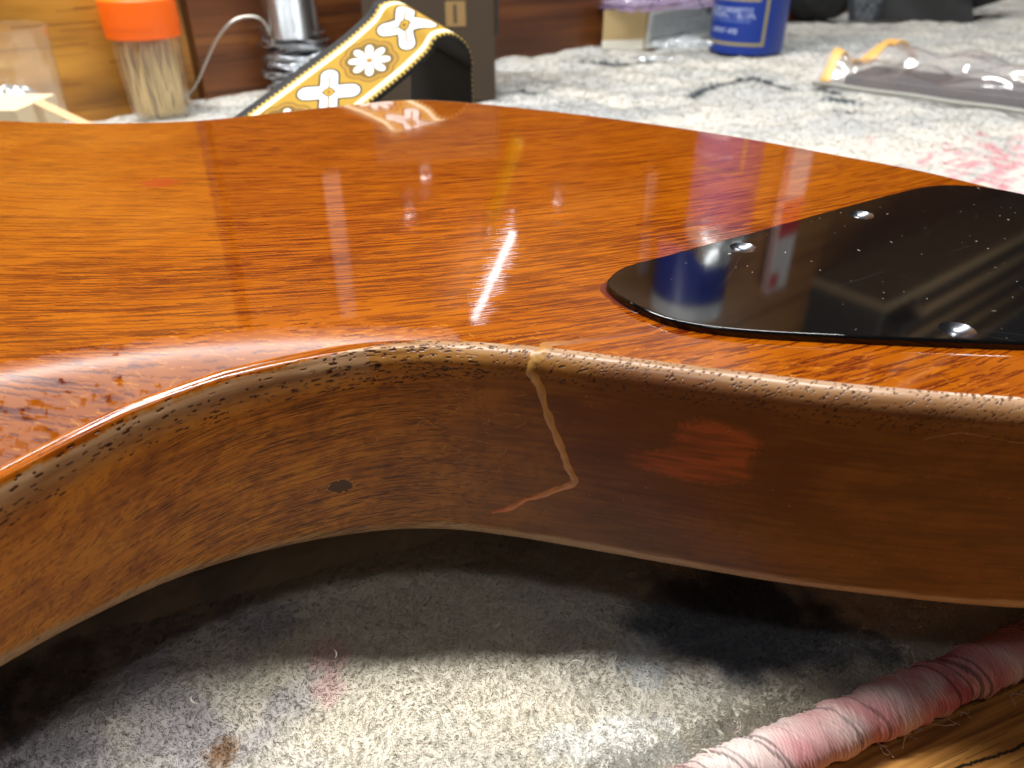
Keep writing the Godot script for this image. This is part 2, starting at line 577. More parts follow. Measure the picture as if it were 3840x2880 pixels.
		for i in steps:
			var xx := int(px + i * cos(ang))
			var yy := int(py - i * sin(ang))
			var b := al * minf(1.0, sin(PI * (i + 0.5) / steps) * 1.6)
			for t in thick:
				if xx < 0 or yy + t < 0 or xx >= w or yy + t >= h: continue
				var o := (yy + t) * w + xx
				col[o * 3] = int(lerpf(col[o * 3], 48, b)); col[o * 3 + 1] = int(lerpf(col[o * 3 + 1], 22, b)); col[o * 3 + 2] = int(lerpf(col[o * 3 + 2], 10, b))
				if on_worn: hb[o] = mini(hb[o], int(200 - 190 * b))
	# dark knot, pale scratches, crumbs of lint
	for k in 620:
		var s := rng.randf_range(S_FROM, S_FROM + S_WIDE)
		var v := rng.randf_range(6.0, 34.0) if s < 150.0 else rng.randf_range(8.0, 46.0)
		var length := rng.randi_range(4, 34) if s < 145.0 else rng.randi_range(1, 4)
		var ang := rng.randfn(0.2, 0.35)
		var al := rng.randf_range(0.3, 0.75)
		if s > 145.0 and rng.randf() < 0.72: continue
		var px := (s - S_FROM) * w / S_WIDE
		var py := v * h / V_HIGH
		for i in length:
			ang += rng.randfn(0.0, 0.14)
			px += cos(ang); py -= sin(ang) * 0.8
			if px < 0 or py < 0 or px >= w or py >= h: break
			_mix(col, int(py) * w + int(px), Color8(206, 160, 84) if s < 145.0 else Color8(226, 214, 200), al)
	for p in spline([Vector2(213.4, 9.1), Vector2(217.2, 7.6), Vector2(220.1, 7.3), Vector2(226.6, 8.2), Vector2(231, 8.3), Vector2(238, 10)], 60):
		var o := int(p.y * h / V_HIGH + rng.randfn(0, 0.5)) * w + int((p.x - S_FROM) * w / S_WIDE)
		_mix(col, o, Color8(206, 172, 128), 0.8)
		_mix(col, o + w, Color8(50, 24, 10), 0.6)
	for j in range(-26, 26):
		for i in range(-34, 34):
			var r := Vector2(i / 22.0, j / 16.0).length() + (fi[(256 + j) * w + 600 + i] / 255.0 - 0.5) * 0.7
			if r < 1.0:
				var o := (int(30.6 * h / V_HIGH) + j) * w + int((109.8 - S_FROM) * w / S_WIDE) + i
				_mix(col, o, Color8(74, 50, 30), 0.9)
				hb[o] = 120
			elif r < 1.16:
				var o := (int(30.6 * h / V_HIGH) + j) * w + int((109.8 - S_FROM) * w / S_WIDE) + i
				_mix(col, o, Color8(206, 140, 62), 0.6)
	return [Image.create_from_data(w, h, false, Image.FORMAT_RGB8, col), Image.create_from_data(w, h, false, Image.FORMAT_L8, ro), Image.create_from_data(w, h, false, Image.FORMAT_L8, hb)]

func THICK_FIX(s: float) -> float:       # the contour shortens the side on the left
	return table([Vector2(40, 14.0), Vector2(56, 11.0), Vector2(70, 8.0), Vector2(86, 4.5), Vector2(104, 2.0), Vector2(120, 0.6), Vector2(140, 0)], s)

func _mix(d: PackedByteArray, at: int, c: Color, al: float) -> void:
	if at < 0 or at * 3 + 2 >= d.size(): return
	d[at * 3] = int(lerpf(d[at * 3], c.r8, al)); d[at * 3 + 1] = int(lerpf(d[at * 3 + 1], c.g8, al)); d[at * 3 + 2] = int(lerpf(d[at * 3 + 2], c.b8, al))

func side_point(s: float, drop: float, proud: float) -> Vector3:     # a point on the near side of the body, by arc length and depth below the back
	var i := I0
	while arc[i + 1] < s: i += 1
	var t := (s - arc[i]) / (arc[i + 1] - arc[i])
	var p: Vector2 = outline[i].lerp(outline[i + 1], t)
	var nrm: Vector2 = inward[i].lerp(inward[i + 1], t)
	if drop < ROUND:       # over the rounded edge
		var a := acos(clampf(1.0 - drop / ROUND, -1.0, 1.0)) if drop > 0.0 else 0.0
		var q := p + nrm * (ROUND * (1.0 - sin(a)) - proud * sin(a))
		return V(q.x, BACK_Y - maxf(drop, 0.0) + proud * cos(a), q.y)
	p -= nrm * proud
	return V(p.x, BACK_Y - drop, p.y)

func build_guitar() -> void:
	make_outline()
	var bi := back_images()
	var back := mat(Color.WHITE, 1.0)
	back.roughness_texture = tex(bi[2])
	back.albedo_texture = tex(bi[0])
	back.clearcoat_enabled = true
	back.clearcoat = 0.6
	back.clearcoat_roughness = 0.03
	back.clearcoat_texture = tex(bi[3])
	back.heightmap_enabled = true
	back.heightmap_texture = tex(bi[1])
	back.heightmap_scale = 0.0012
	var si := side_images()
	var side := mat(Color.WHITE, 1.0)
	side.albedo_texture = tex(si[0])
	side.roughness_texture = tex(si[1])
	side.metallic_specular = 0.36
	side.heightmap_enabled = true
	side.heightmap_texture = tex(si[2])
	side.heightmap_scale = 0.016
	var g := thing("electric_guitar", "worn reddish brown electric guitar body lying face down on the rug", "guitar")
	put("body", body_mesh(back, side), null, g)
	# the yellowed glue squeezed out of the crack: down the side, then over the edge and across the back
	var s := Sheet.new()
	s.colored = true
	var way := []
	var ups := []
	for p in [Vector2(28.8, 126.4), Vector2(24.5, 124.0), Vector2(19, 122.2), Vector2(14, 121.0), Vector2(9.5, 120.0), Vector2(6.2, 119.4)]:
		way.append(V(p.x, BACK_Y + 0.02, p.y))
		ups.append(Vector3.UP)
	for p in [Vector2(149.4, 0.05), Vector2(148.5, 0.6), Vector2(147.7, 1.7), Vector2(147.6, 3.3), Vector2(148.9, 5.7), Vector2(150.4, 11.1), Vector2(152.4, 16.5), Vector2(153.9, 20.3), Vector2(155.4, 23.9), Vector2(156.4, 26.4),
		Vector2(154.9, 27.9), Vector2(150.9, 30.8), Vector2(146.6, 33.3), Vector2(143.5, 36), Vector2(139.9, 37.7)]:
		way.append(side_point(p.x, p.y, 0.02))
		ups.append((side_point(p.x, p.y, 1.0) - side_point(p.x, p.y, 0.0)).normalized())
	way = spline(way, 10)
	ups = spline(ups, 10)
	var m := way.size()
	var cols := [rgb8(88, 30, 16), rgb8(126, 66, 34), rgb8(150, 100, 48), rgb8(172, 128, 66), rgb8(172, 130, 70), rgb8(180, 132, 76), rgb8(168, 120, 68), rgb8(196, 122, 68), rgb8(196, 110, 60)]
	var rag := noise(55, 0.9, 2)
	for k in m:
		var t := float(k) / (m - 1)
		var dir: Vector3 = (way[mini(k + 1, m - 1)] - way[maxi(k - 1, 0)]).normalized()
		var up: Vector3 = ups[k].normalized()
		var across := dir.cross(up).normalized()
		var wide := table([Vector2(0, 0.3), Vector2(0.1, 0.5), Vector2(0.2, 0.75), Vector2(0.27, 0.95), Vector2(0.34, 0.95), Vector2(0.42, 0.85), Vector2(0.5, 0.72), Vector2(0.78, 0.7), Vector2(1, 0.45)], t) * 0.0006
		var cc: Color = cols[mini(int(t * 8.0), 7)].lerp(cols[mini(int(t * 8.0) + 1, 8)], fmod(t * 8.0, 1.0)).srgb_to_linear()
		for q in [-1.0, -0.5, 0.0, 0.5, 1.0]:
			var off: float = q * (1.0 + 0.45 * rag.get_noise_2d(k * 0.10, 20.0 * signf(q)))
			s.vert(way[k] + across * wide * off * 1.9 + up * ((0.00006 + 0.00010 * smoothstep(0.1, 0.3, t)) * (1.0 - q * q) - 0.00004 * absf(q)), Vector2.ZERO, cc * (1.0 + 0.3 * rag.get_noise_2d(k * 0.12, q)))
	s.rows(0, 5, m, false, false)
	var glue := mat(Color.WHITE, 0.38)
	glue.vertex_color_use_as_albedo = true
	put("glue_seam", s.mesh(), glue, g).set_meta("label", "yellowed glue line filling the crack")
	build_plate(g)
	# fittings on the hidden face: amber knobs and the bridge that carry the body above the rug
	var amber := mat(rgb8(214, 128, 20), 0.12)
	amber.clearcoat_enabled = true
	for p in [Vector2(41, 131.0), Vector2(88, 150)]:
		var k := put("knob", lathe([Vector2(0, 12.6), Vector2(10.0, 12.6), Vector2(11.2, 13.0), Vector2(12.2, 14.2), Vector2(13.0, 19.9), Vector2(0, 19.9)], 40).mesh(), amber, g)
		k.position = V(p.x, 0, p.y)
	var nickel := mat(rgb8(170, 165, 155), 0.3, 1.0)
	put("bridge", rounded_box(Vector3(75, 19.6, 12), 2.0), nickel, g).transform = Transform3D(Basis(Vector3.UP, 0.9), V(-20, 0, 215))
	put("pickup", rounded_box(Vector3(68, 18.5, 38), 3.0), nickel, g).transform = Transform3D(Basis(Vector3.UP, 0.9), V(-90, 1.1, 190))

func build_plate(g: Node3D) -> void:
	var o := spline([Vector2(19.4, 141.8), Vector2(20.4, 145.5), Vector2(23.3, 149.9), Vector2(27.9, 153.3), Vector2(33, 156.2), Vector2(39.6, 160.4), Vector2(57.5, 171.2), Vector2(79.3, 185.0), Vector2(95, 194.8), Vector2(108, 202.4), Vector2(116, 205.8), Vector2(123.6, 206.2),
		Vector2(131, 203.6), Vector2(139, 195), Vector2(145, 178), Vector2(145, 155), Vector2(139, 134), Vector2(128, 121), Vector2(112, 116.4), Vector2(90.7, 117.2), Vector2(65, 119.2), Vector2(46.8, 121.1), Vector2(37, 123.0), Vector2(30.1, 125.8), Vector2(25.5, 130), Vector2(21.5, 135.6)], 8, true)
	var n := o.size()
	var nrm := []
	for i in n:
		var t: Vector2 = (o[(i + 1) % n] - o[(i - 1 + n) % n]).normalized()
		nrm.append(Vector2(t.y, -t.x))        # the loop runs the other way round
	var s := Sheet.new()
	var prof := [Vector2(0.0, -0.6), Vector2(0.0, 1.0), Vector2(0.10, 1.3), Vector2(0.30, 1.49), Vector2(0.55, 1.55)]
	for p in prof:
		for i in n:
			var q: Vector2 = o[i] + nrm[i] * p.x
			s.vert(V(q.x, BACK_Y + p.y, q.y))
	s.rows(0, n, prof.size(), true, false)
	# the flat face, with a hole left for each countersunk screw
	var holes := [Vector3(52.1, 161.0, 3.0), Vector3(86.9, 182.2, 3.0), Vector3(80.9, 121.9, 3.2)]
	var loop := []
	for i in n: loop.append(o[i] + nrm[i] * 0.55)
	for hole in holes:
		var ring := []
		for k in 36: ring.append(Vector2(hole.x, hole.y) + Vector2(cos(TAU * k / 36), sin(TAU * k / 36)) * hole.z)
		loop = bridged(loop, ring)
	var first := s.v.size()
	for p in loop: s.vert(V(p.x, BACK_Y + 1.55, p.y))
	var t := Geometry2D.triangulate_polygon(PackedVector2Array(loop))
	if t.is_empty(): push_error("the plate could not be triangulated")
	for k in range(0, t.size(), 3): _face_up(s, first + t[k], first + t[k + 1], first + t[k + 2])
	var im := Image.create(1024, 1024, false, Image.FORMAT_RGB8)
	im.fill(rgb8(9, 9, 10))
	for k in 150:
		var x := rng.randi_range(8, 1010)
		var y := rng.randi_range(8, 1010)
		var a := rng.randf() * TAU
		var b := rng.randf_range(0.25, 0.9)
		for i in (rng.randi_range(1, 3) if rng.randf() < 0.8 else rng.randi_range(4, 10)):
			var p := Vector2i(x + int(cos(a) * i), y + int(sin(a) * i))
			im.fill_rect(Rect2i(p.x, p.y, 2, 2), Color(b, b * 0.97, b * 0.92))
	for k in 26:          # hairline scratches
		var p := Vector2(rng.randf() * 1024, rng.randf() * 1024)
		var a := rng.randf() * TAU
		for i in rng.randi_range(40, 200):
			a += rng.randfn(0, 0.01)
			p += Vector2.from_angle(a)
			im.set_pixel(posmod(int(p.x), 1024), posmod(int(p.y), 1024), rgb8(46, 46, 48))
	var black := mat(Color.WHITE, 0.05)
	black.albedo_texture = tex(im)
	black.uv1_triplanar = true
	black.uv1_world_triplanar = true
	black.uv1_scale = Vector3.ONE / 0.11
	var plate := put("control_cover", s.mesh(), black, g)
	plate.set_meta("label", "glossy black cover of the control cavity")
	var dishm := mat(rgb8(112, 114, 120), 0.24, 1.0)
	for hole in holes:
		var prof2 := []
		for k in 9:
			var r: float = hole.z * k / 8.0
			prof2.append(Vector2(r, 1.55 - 1.25 * (1.0 - pow(r / hole.z, 2.0))))
		var d := put("screw_recess", lathe(prof2, 40).mesh(), dishm, plate)
		d.position = V(hole.x, BACK_Y, hole.y)
	# the rim of the cavity shows dark red round the tip of the cover
	var r := Sheet.new()
	for k in 30:
		var i := (n - 14 + k) % n
		var wide := 1.3 * sin(PI * k / 29.0)
		for q in [0.0, 0.5, 1.0]:
			var p: Vector2 = o[i] - nrm[i] * (wide * q)
			r.vert(V(p.x, BACK_Y + 0.1 - 0.07 * absf(q * 2.0 - 1.0), p.y))
	r.rows(0, 3, 30, false, false)
	put("cavity_rim", r.mesh(), mat(rgb8(84, 30, 18), 0.3), g)

func bridged(loop: Array, ring: Array) -> Array:       # cut a hole into a polygon by a seam to its nearest corner
	var best := [INF, 0, 0]
	for i in loop.size():
		for k in ring.size():
			var d: float = loop[i].distance_squared_to(ring[k])
			if d < best[0]: best = [d, i, k]
	var ccw := Geometry2D.is_polygon_clockwise(PackedVector2Array(loop))
	if Geometry2D.is_polygon_clockwise(PackedVector2Array(ring)) == ccw:
		ring.reverse()
		best[2] = ring.size() - 1 - best[2]
	var out := []
	for i in loop.size():
		out.append(loop[i])
		if i == best[1]:
			for k in ring.size() + 1: out.append(ring[(best[2] + k) % ring.size()])
			out.append(loop[i])
	return out

# ------------------------------------------------------------------ the rug
var soft := noise(41, 0.035, 3)
var fine := noise(42, 0.16, 2)
var blot := noise(43, 0.010, 3)
const RUG_A := Vector2(27.9, 79.0)            # the front edge of the pile runs through here
const RUG_E := Vector2(0.9293, 0.3693)
const RUG_N := Vector2(0.3693, -0.9293)       # towards the lens

func wall_f(x: float) -> float:
	return 800.0 + 0.78 * (x + 31.0)

func spot(p: Vector2, at: Vector2, r: Vector2, ragged := 0.5) -> float:
	var e := ((p - at) / r).length() + soft.get_noise_2dv(p * (40.0 / maxf(r.x, r.y))) * ragged
	return smoothstep(1.2, 0.7, e)

func seam(p: Vector2, way: Array, wide: float) -> float:
	var best := 1e9
	for k in way.size() - 1: best = minf(best, p.distance_to(Geometry2D.get_closest_point_to_segment(p, way[k], way[k + 1])))
	return smoothstep(wide * 1.4, wide * 0.5, best + fine.get_noise_2dv(p * 0.9) * wide * 1.1)

const CRACK := [Vector2(145, 646), Vector2(166, 683), Vector2(198, 712), Vector2(216, 725), Vector2(227, 706), Vector2(237, 683), Vector2(256, 672), Vector2(266, 656)]

func rug_color(p: Vector2) -> Color:          # the worn and stained pile, some body shadow painted in, as sRGB
	var b := blot.get_noise_2dv(p)
	var c := rgb8(214, 206, 189).lerp(rgb8(200, 194, 182), clampf(0.5 + b * 1.6, 0, 1))
	var far := smoothstep(250.0, 380.0, p.y)
	c = c.lerp(rgb8(204, 201, 193).lerp(rgb8(188, 188, 184), clampf(0.4 + b * 2.4, 0, 1)), far)
	var n := soft.get_noise_2dv(p)
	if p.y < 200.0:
		var grey := smoothstep(-36.0, -58.0, p.x + n * 14.0 + (p.y - 90.0) * 0.25)  # grey stain with part of the body shadow put into the colour
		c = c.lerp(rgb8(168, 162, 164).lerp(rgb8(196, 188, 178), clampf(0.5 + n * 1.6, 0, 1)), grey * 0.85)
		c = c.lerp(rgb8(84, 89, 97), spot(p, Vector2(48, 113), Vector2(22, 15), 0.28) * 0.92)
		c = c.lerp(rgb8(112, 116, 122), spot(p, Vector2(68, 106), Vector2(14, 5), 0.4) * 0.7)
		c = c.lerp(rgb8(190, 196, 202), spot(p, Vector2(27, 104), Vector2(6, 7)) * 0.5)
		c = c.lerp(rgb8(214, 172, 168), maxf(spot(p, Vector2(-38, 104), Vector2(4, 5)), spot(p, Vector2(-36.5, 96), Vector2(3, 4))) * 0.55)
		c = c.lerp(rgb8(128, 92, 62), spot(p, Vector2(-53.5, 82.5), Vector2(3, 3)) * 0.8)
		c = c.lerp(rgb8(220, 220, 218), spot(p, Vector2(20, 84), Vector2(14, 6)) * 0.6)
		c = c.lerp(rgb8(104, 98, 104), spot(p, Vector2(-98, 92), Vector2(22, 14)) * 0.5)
	elif p.y > 360.0:
		c = c.lerp(rgb8(162, 164, 164), spot(p, Vector2(40, 602), Vector2(110, 26), 0.8) * 0.7)
		c = c.lerp(rgb8(182, 184, 182), spot(p, Vector2(235, 655), Vector2(90, 60), 0.8) * 0.55)
		c = c.lerp(rgb8(174, 177, 176), spot(p, Vector2(330, 930), Vector2(120, 60), 0.9) * 0.6)
		c = c.lerp(rgb8(178, 180, 180), spot(p, Vector2(250, 560), Vector2(50, 34), 0.9) * 0.5)
		c = c.lerp(rgb8(42, 52, 60), seam(p, CRACK, 4.6) * 0.95)
		for q in [Vector3(255, 626, 7), Vector3(266, 622, 5), Vector3(258, 599, 6), Vector3(92, 801, 11), Vector3(112, 799, 10), Vector3(-18, 656, 6), Vector3(7, 662, 6)]:
			c = c.lerp(rgb8(52, 62, 70), spot(p, Vector2(q.x, q.y), Vector2(q.z * 1.6, q.z), 1.3) * 0.85)
		var pk := maxf(spot(p, Vector2(285, 440), Vector2(52, 50), 1.0), spot(p, Vector2(335, 480), Vector2(40, 34), 1.0))
		c = c.lerp(rgb8(206, 124, 134), pk * clampf(0.15 + fine.get_noise_2dv(p * 0.5) * 1.6, 0, 0.75))
	return c

func rug_height(p: Vector2) -> float:
	if p.y < 250.0: return soft.get_noise_2dv(p * 5.0) * 0.55 + soft.get_noise_2dv(p * 1.3) * 0.8 - 0.3
	return soft.get_noise_2dv(p * 1.2) * 0.6 + blot.get_noise_2dv(p * 1.4) * 3.5 - 0.3

func build_rug() -> void:
	var rug := thing("rug", "stained off-white pile rug with a pink bound edge under the guitar", "rug")
	var cloth := mat(Color.WHITE, 0.95)
	cloth.vertex_color_use_as_albedo = true
	# the woven ground: rows parallel to the front edge, close-set near the lens
	var s := Sheet.new()
	s.colored = true
	var cross := []
	var q := 0.0
	while q < 1500.0:
		cross.append(q)
		q += 0.7 if q < 60.0 else 1.6 if q < 250.0 else 4.0
	var along := []
	q = -900.0
	while q < 1250.0:
		along.append(q)
		q += 0.8 if q > -110.0 and q < 110.0 else 8.0 if q < -400.0 else 4.0
	for d in cross:
		for l in along:
			var p: Vector2 = RUG_A + RUG_E * l - RUG_N * d
			var lim := wall_f(p.x) + 6.0
			if p.y > lim: p.y = lim
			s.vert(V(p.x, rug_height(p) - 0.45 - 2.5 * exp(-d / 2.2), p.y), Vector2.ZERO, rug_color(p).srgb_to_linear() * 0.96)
	s.rows(0, along.size(), cross.size(), false, false)
	put("pile_ground", s.mesh(), cloth, rug)
	# the pile: small tufts of hair standing on it
	for zone in 2:
		var tuft := Sheet.new()
		var blades := 7
		for k in blades:
			var a := TAU * k / blades + rng.randf() * 0.6
			var foot := Vector3(cos(a), 0, sin(a)) * 0.28
			var tip := Vector3(cos(a + 0.5) * rng.randf_range(0.4, 0.9), rng.randf_range(0.5, 0.85), sin(a + 0.5) * rng.randf_range(0.4, 0.9))
			var side := Vector3(-sin(a), 0, cos(a)) * 0.10
			var mid := foot.lerp(tip, 0.5) + Vector3(0, 0.35, 0)
			var b := tuft.vert((foot - side) * 0.001)
			tuft.vert((foot + side) * 0.001)
			tuft.vert((mid - side * 0.8) * 0.001)
			tuft.vert((mid + side * 0.8) * 0.001)
			tuft.vert(tip * 0.001)
			tuft.quad(b, b + 1, b + 3, b + 2)
			tuft.tri(b + 2, b + 3, b + 4)
		var mm := MultiMesh.new()
		mm.transform_format = MultiMesh.TRANSFORM_3D
		mm.use_colors = true
		mm.mesh = tuft.mesh()
		var spots := []
		var count := 190000 if zone == 0 else 120000
		while spots.size() < count:
			var p: Vector2
			if zone == 0:
				p = RUG_A + RUG_E * rng.randf_range(-170.0, 120.0) - RUG_N * rng.randf_range(0.0, 72.0)
				if p.y < 40.0 or p.x < -105.0: continue
			else:
				var f := 260.0 * pow(5.2, rng.randf())
				p = Vector2(rng.randf_range(-0.62, 0.66) * f, f)
				if p.y > wall_f(p.x) - 3.0: continue
			spots.append(p)
		mm.instance_count = count
		for k in count:
			var p: Vector2 = spots[k]
			var size := rng.randf_range(0.5, 0.85) if zone == 0 else clampf(p.y / 270.0, 1.1, 2.8) * rng.randf_range(0.7, 1.2)
			var lean := Vector3(soft.get_noise_2dv(p * 1.3 + Vector2(500, 0)), 0, soft.get_noise_2dv(p * 1.3 + Vector2(0, 500))) * (0.9 if zone == 0 else 0.8)
			var basis := Basis(Vector3.UP, rng.randf() * TAU)
			basis = Basis(Quaternion(Vector3.UP, (Vector3.UP + lean).normalized())) * basis
			mm.set_instance_transform(k, Transform3D(basis.scaled(Vector3(size, size * (1.0 if zone == 0 else 0.75), size)), V(p.x, rug_height(p) - (0.85 if zone == 0 else 1.2), p.y)))
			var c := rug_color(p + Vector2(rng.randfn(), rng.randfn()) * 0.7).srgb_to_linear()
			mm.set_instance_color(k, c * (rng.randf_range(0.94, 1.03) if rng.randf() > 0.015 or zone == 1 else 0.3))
		var mi := MultiMeshInstance3D.new()
		mi.name = "pile"
		mi.multimesh = mm
		mi.material_override = cloth
		rug.add_child(mi, true)
		mi.set_meta("kind", "stuff")
	# the bound edge: a roll wrapped in pink and white thread
	var roll := Sheet.new()
	roll.colored = true
	var tint := noise(51, 0.06, 3)
	var stations := []
	var l0 := -900.0
	while l0 < 1250.0:
		stations.append(l0)
		l0 += 0.15 if l0 > -40.0 and l0 < 150.0 else 0.9
	var steps := stations.size()
	var ring := 22
	for k in steps:
		var l: float = stations[k]
		for i in ring:
			var a := PI * 0.86 - i * PI * 1.25 / (ring - 1)
			var ph := (l - cos(a) * 2.6) / 0.66 + tint.get_noise_2d(l * 3.0, a * 3.0) * 1.1
			var strand := absf(sin(ph * PI))
			var r := 4.8 + 0.34 * strand + tint.get_noise_2d(l * 2.0, 40.0) * 0.7 + tint.get_noise_2d(l * 9.0, a * 6.0 + 90.0) * 0.18
			var dist := 3.9 + r * cos(a)
			var p: Vector2 = RUG_A + RUG_E * l + RUG_N * dist
			var row := floorf(ph)
			var red := clampf(tint.get_noise_2d(l - cos(a) * 4.0, a * 4.0) * 1.5 * 0.35 + smoothstep(0.0, 50.0, l) * 0.6 + 0.22 + sin(row * 12.9898) * 0.16, 0, 1)
			var dark := clampf(smoothstep(48.0, 66.0, l) * smoothstep(78.0, 62.0, l) * (0.5 + tint.get_noise_2d(l * 1.7, a * 8.0) * 1.8), 0, 1)
			var c := rgb8(220, 208, 200).lerp(rgb8(202, 138, 138), red).lerp(rgb8(168, 66, 76), dark * 0.6)
			roll.vert(V(p.x, -3.1 + r * sin(a), p.y), Vector2.ZERO, c.srgb_to_linear() * (0.5 + 0.5 * strand) * lerpf(1.0, 0.38, smoothstep(0.76, 0.92, fposmod(sin(row * 78.233) * 43758.5453, 1.0))))
	roll.rows(0, ring, steps, false, false)
	var thread := mat(Color.WHITE, 0.9)
	thread.vertex_color_use_as_albedo = true
	put("bound_edge", roll.mesh(), thread, rug).set_meta("label", "thick edge wrapped in pink and white thread")
	var fuzz := Sheet.new()
	for k in 70:
		var l := rng.randf_range(-10.0, 110.0)
		var on_top := rng.randf() < 0.3
		var p: Vector2 = RUG_A + RUG_E * l + RUG_N * (rng.randf_range(7.5, 10.0) if not on_top else rng.randf_range(-1.0, 1.0))
		var at := V(p.x, -6.8 if not on_top else 0.4, p.y)
		var way := PackedVector3Array([at])
		var dir := Vector3(rng.randfn(), 0.1, rng.randfn() + 0.4).normalized()
		for i in rng.randi_range(5, 16):
			dir = (dir + Vector3(rng.randfn(), rng.randfn() * 0.5, rng.randfn()) * 0.45).normalized()
			at += dir * 0.00055
			at.y = maxf(at.y, -0.0074)
			way.append(at)
		tube(way, 0.045, 4, fuzz)
	put("loose_threads", fuzz.mesh(), mat(rgb8(224, 196, 184), 0.7), rug, "stuff")
	# clippings and lint fallen on the pile
	var lint := thing("lint", "pale clippings and crumbs of lint scattered on the rug before the guitar", "lint")
	lint.set_meta("kind", "stuff")
	var li := Sheet.new()
	for q2 in [Vector3(-36, 2.2, 101), Vector3(-4, 2.2, 109), Vector3(4, 2.0, 92), Vector3(-8, 2.0, 88), Vector3(-20, 2.0, 85), Vector3(36, 2, 80), Vector3(-62, 2.4, 92), Vector3(14, 2.2, 100)]:
		var a := rng.randf() * TAU
		var way := PackedVector3Array()
		for i in 6: way.append(V(q2.x + cos(a + i * 0.18) * i * 0.45, q2.y, q2.z + sin(a + i * 0.18) * i * 0.45))
		tube(way, 0.16, 5, li, true)
	put("clippings", li.mesh(), mat(rgb8(232, 226, 210), 0.5), lint, "stuff")

# ------------------------------------------------------------------ bench and wall
func build_setting() -> void:
	var im := wood_image(1024, 512, 61, [rgb8(120, 72, 30), rgb8(186, 126, 58), rgb8(216, 160, 88)], 24, 700, rgb8(40, 24, 12))
	for k in 9:      # open checks along the grain
		var y := rng.randi_range(10, 500)
		var x := rng.randi_range(0, 900)
		for i in rng.randi_range(150, 500):
			if rng.randf() < 0.25: y += rng.randi_range(-1, 1)
			for t in 3: im.set_pixel((x + i) % 1024, posmod(y + t, 512), rgb8(40, 28, 16))
	for j in 512:
		for i in 1024:
			var e := Vector2((i - 610) / 60.0, (j - 330) / 34.0).length() + fine.get_noise_2d(i * 0.4, j * 0.4) * 0.9
			if e < 0.9: im.set_pixel(i, j, im.get_pixel(i, j).lerp(rgb8(206, 206, 204), 0.8 * smoothstep(0.9, 0.5, e)))
	var wood := mat(Color.WHITE, 0.5)
	wood.albedo_texture = tex(im)
	var s := Sheet.new()
	# the bench top runs with the front edge of the rug; its grain too
	for d in [-150.0, 1700.0]:
		for l in [-1000.0, 1600.0]:
			var p: Vector2 = RUG_A + RUG_E * l - RUG_N * d
			s.vert(V(p.x, -8.0, p.y), Vector2(l / 190.0, -d / 95.0))
	for d in [-150.0, 1700.0]:
		for l in [-1000.0, 1600.0]:
			var p: Vector2 = RUG_A + RUG_E * l - RUG_N * d
			s.vert(V(p.x, -48.0, p.y), Vector2(l / 190.0, -d / 95.0 + 0.5))
	s.quad(0, 2, 3, 1)
	s.quad(4, 5, 7, 6)
	s.quad(0, 1, 5, 4); s.quad(1, 3, 7, 5); s.quad(3, 2, 6, 7); s.quad(2, 0, 4, 6)
	put("workbench_top", s.flat_mesh(), wood, self, "structure")
	# the board wall at the back of the bench
	var dark := mat(Color.WHITE, 0.38)
	dark.albedo_texture = tex(wood_image(1024, 256, 71, [rgb8(62, 30, 14), rgb8(104, 58, 26), rgb8(140, 86, 40)], 10, 260, rgb8(40, 18, 8), 0.05))
	var gold := mat(Color.WHITE, 0.4)
	gold.albedo_texture = tex(wood_image(1024, 512, 81, [rgb8(110, 68, 18), rgb8(182, 126, 40), rgb8(210, 154, 62)], 10, 320, rgb8(90, 52, 16), 0.035))
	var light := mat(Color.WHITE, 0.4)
	light.albedo_texture = tex(wood_image(1024, 256, 75, [rgb8(140, 86, 32), rgb8(182, 124, 56), rgb8(200, 146, 76)], 10, 260, rgb8(70, 38, 14), 0.05))  # paler copy for the upper boards, lamplight painted into the colour
	var turn := Basis(Vector3.UP, atan(0.78))
	var wall := Node3D.new()
	wall.name = "back_wall"
	add_child(wall)
	wall.set_meta("kind", "structure")
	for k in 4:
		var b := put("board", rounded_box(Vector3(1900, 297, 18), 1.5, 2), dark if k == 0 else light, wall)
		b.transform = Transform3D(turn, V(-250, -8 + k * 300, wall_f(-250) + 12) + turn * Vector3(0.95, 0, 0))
	var panel := put("leaning_board", rounded_box(Vector3(620, 520, 14), 2.0, 3), gold)
	panel.transform = Transform3D(turn, V(-252, -8, wall_f(-252) - 9) + turn * Vector3(-0.31, 0, 0))
	tag(panel, "golden brown plank standing upright at the left behind the jars", "board")
	# drips of glue on the dark boards
	var drips := Sheet.new()
	for p in [Vector2(0.028, 66), Vector2(0.034, 96), Vector2(0.06, 58), Vector2(0.068, 79), Vector2(0.071, 92), Vector2(0.118, 100), Vector2(0.02, 45), Vector2(0.09, 54), Vector2(0.105, 120), Vector2(0.05, 118)]:
		var c := V(-250, 0, wall_f(-250) + 2.6) + turn * Vector3(p.x, p.y * 0.001, 0)
		lathe([Vector2(0, -1.2), Vector2(1.0, -0.8), Vector2(1.3, 0), Vector2(1.0, 0.8), Vector2(0, 1.2)], 8, drips, c)
	var dr := put("glue_drips", drips.mesh(), mat(rgb8(226, 216, 206), 0.3), wall, "stuff")

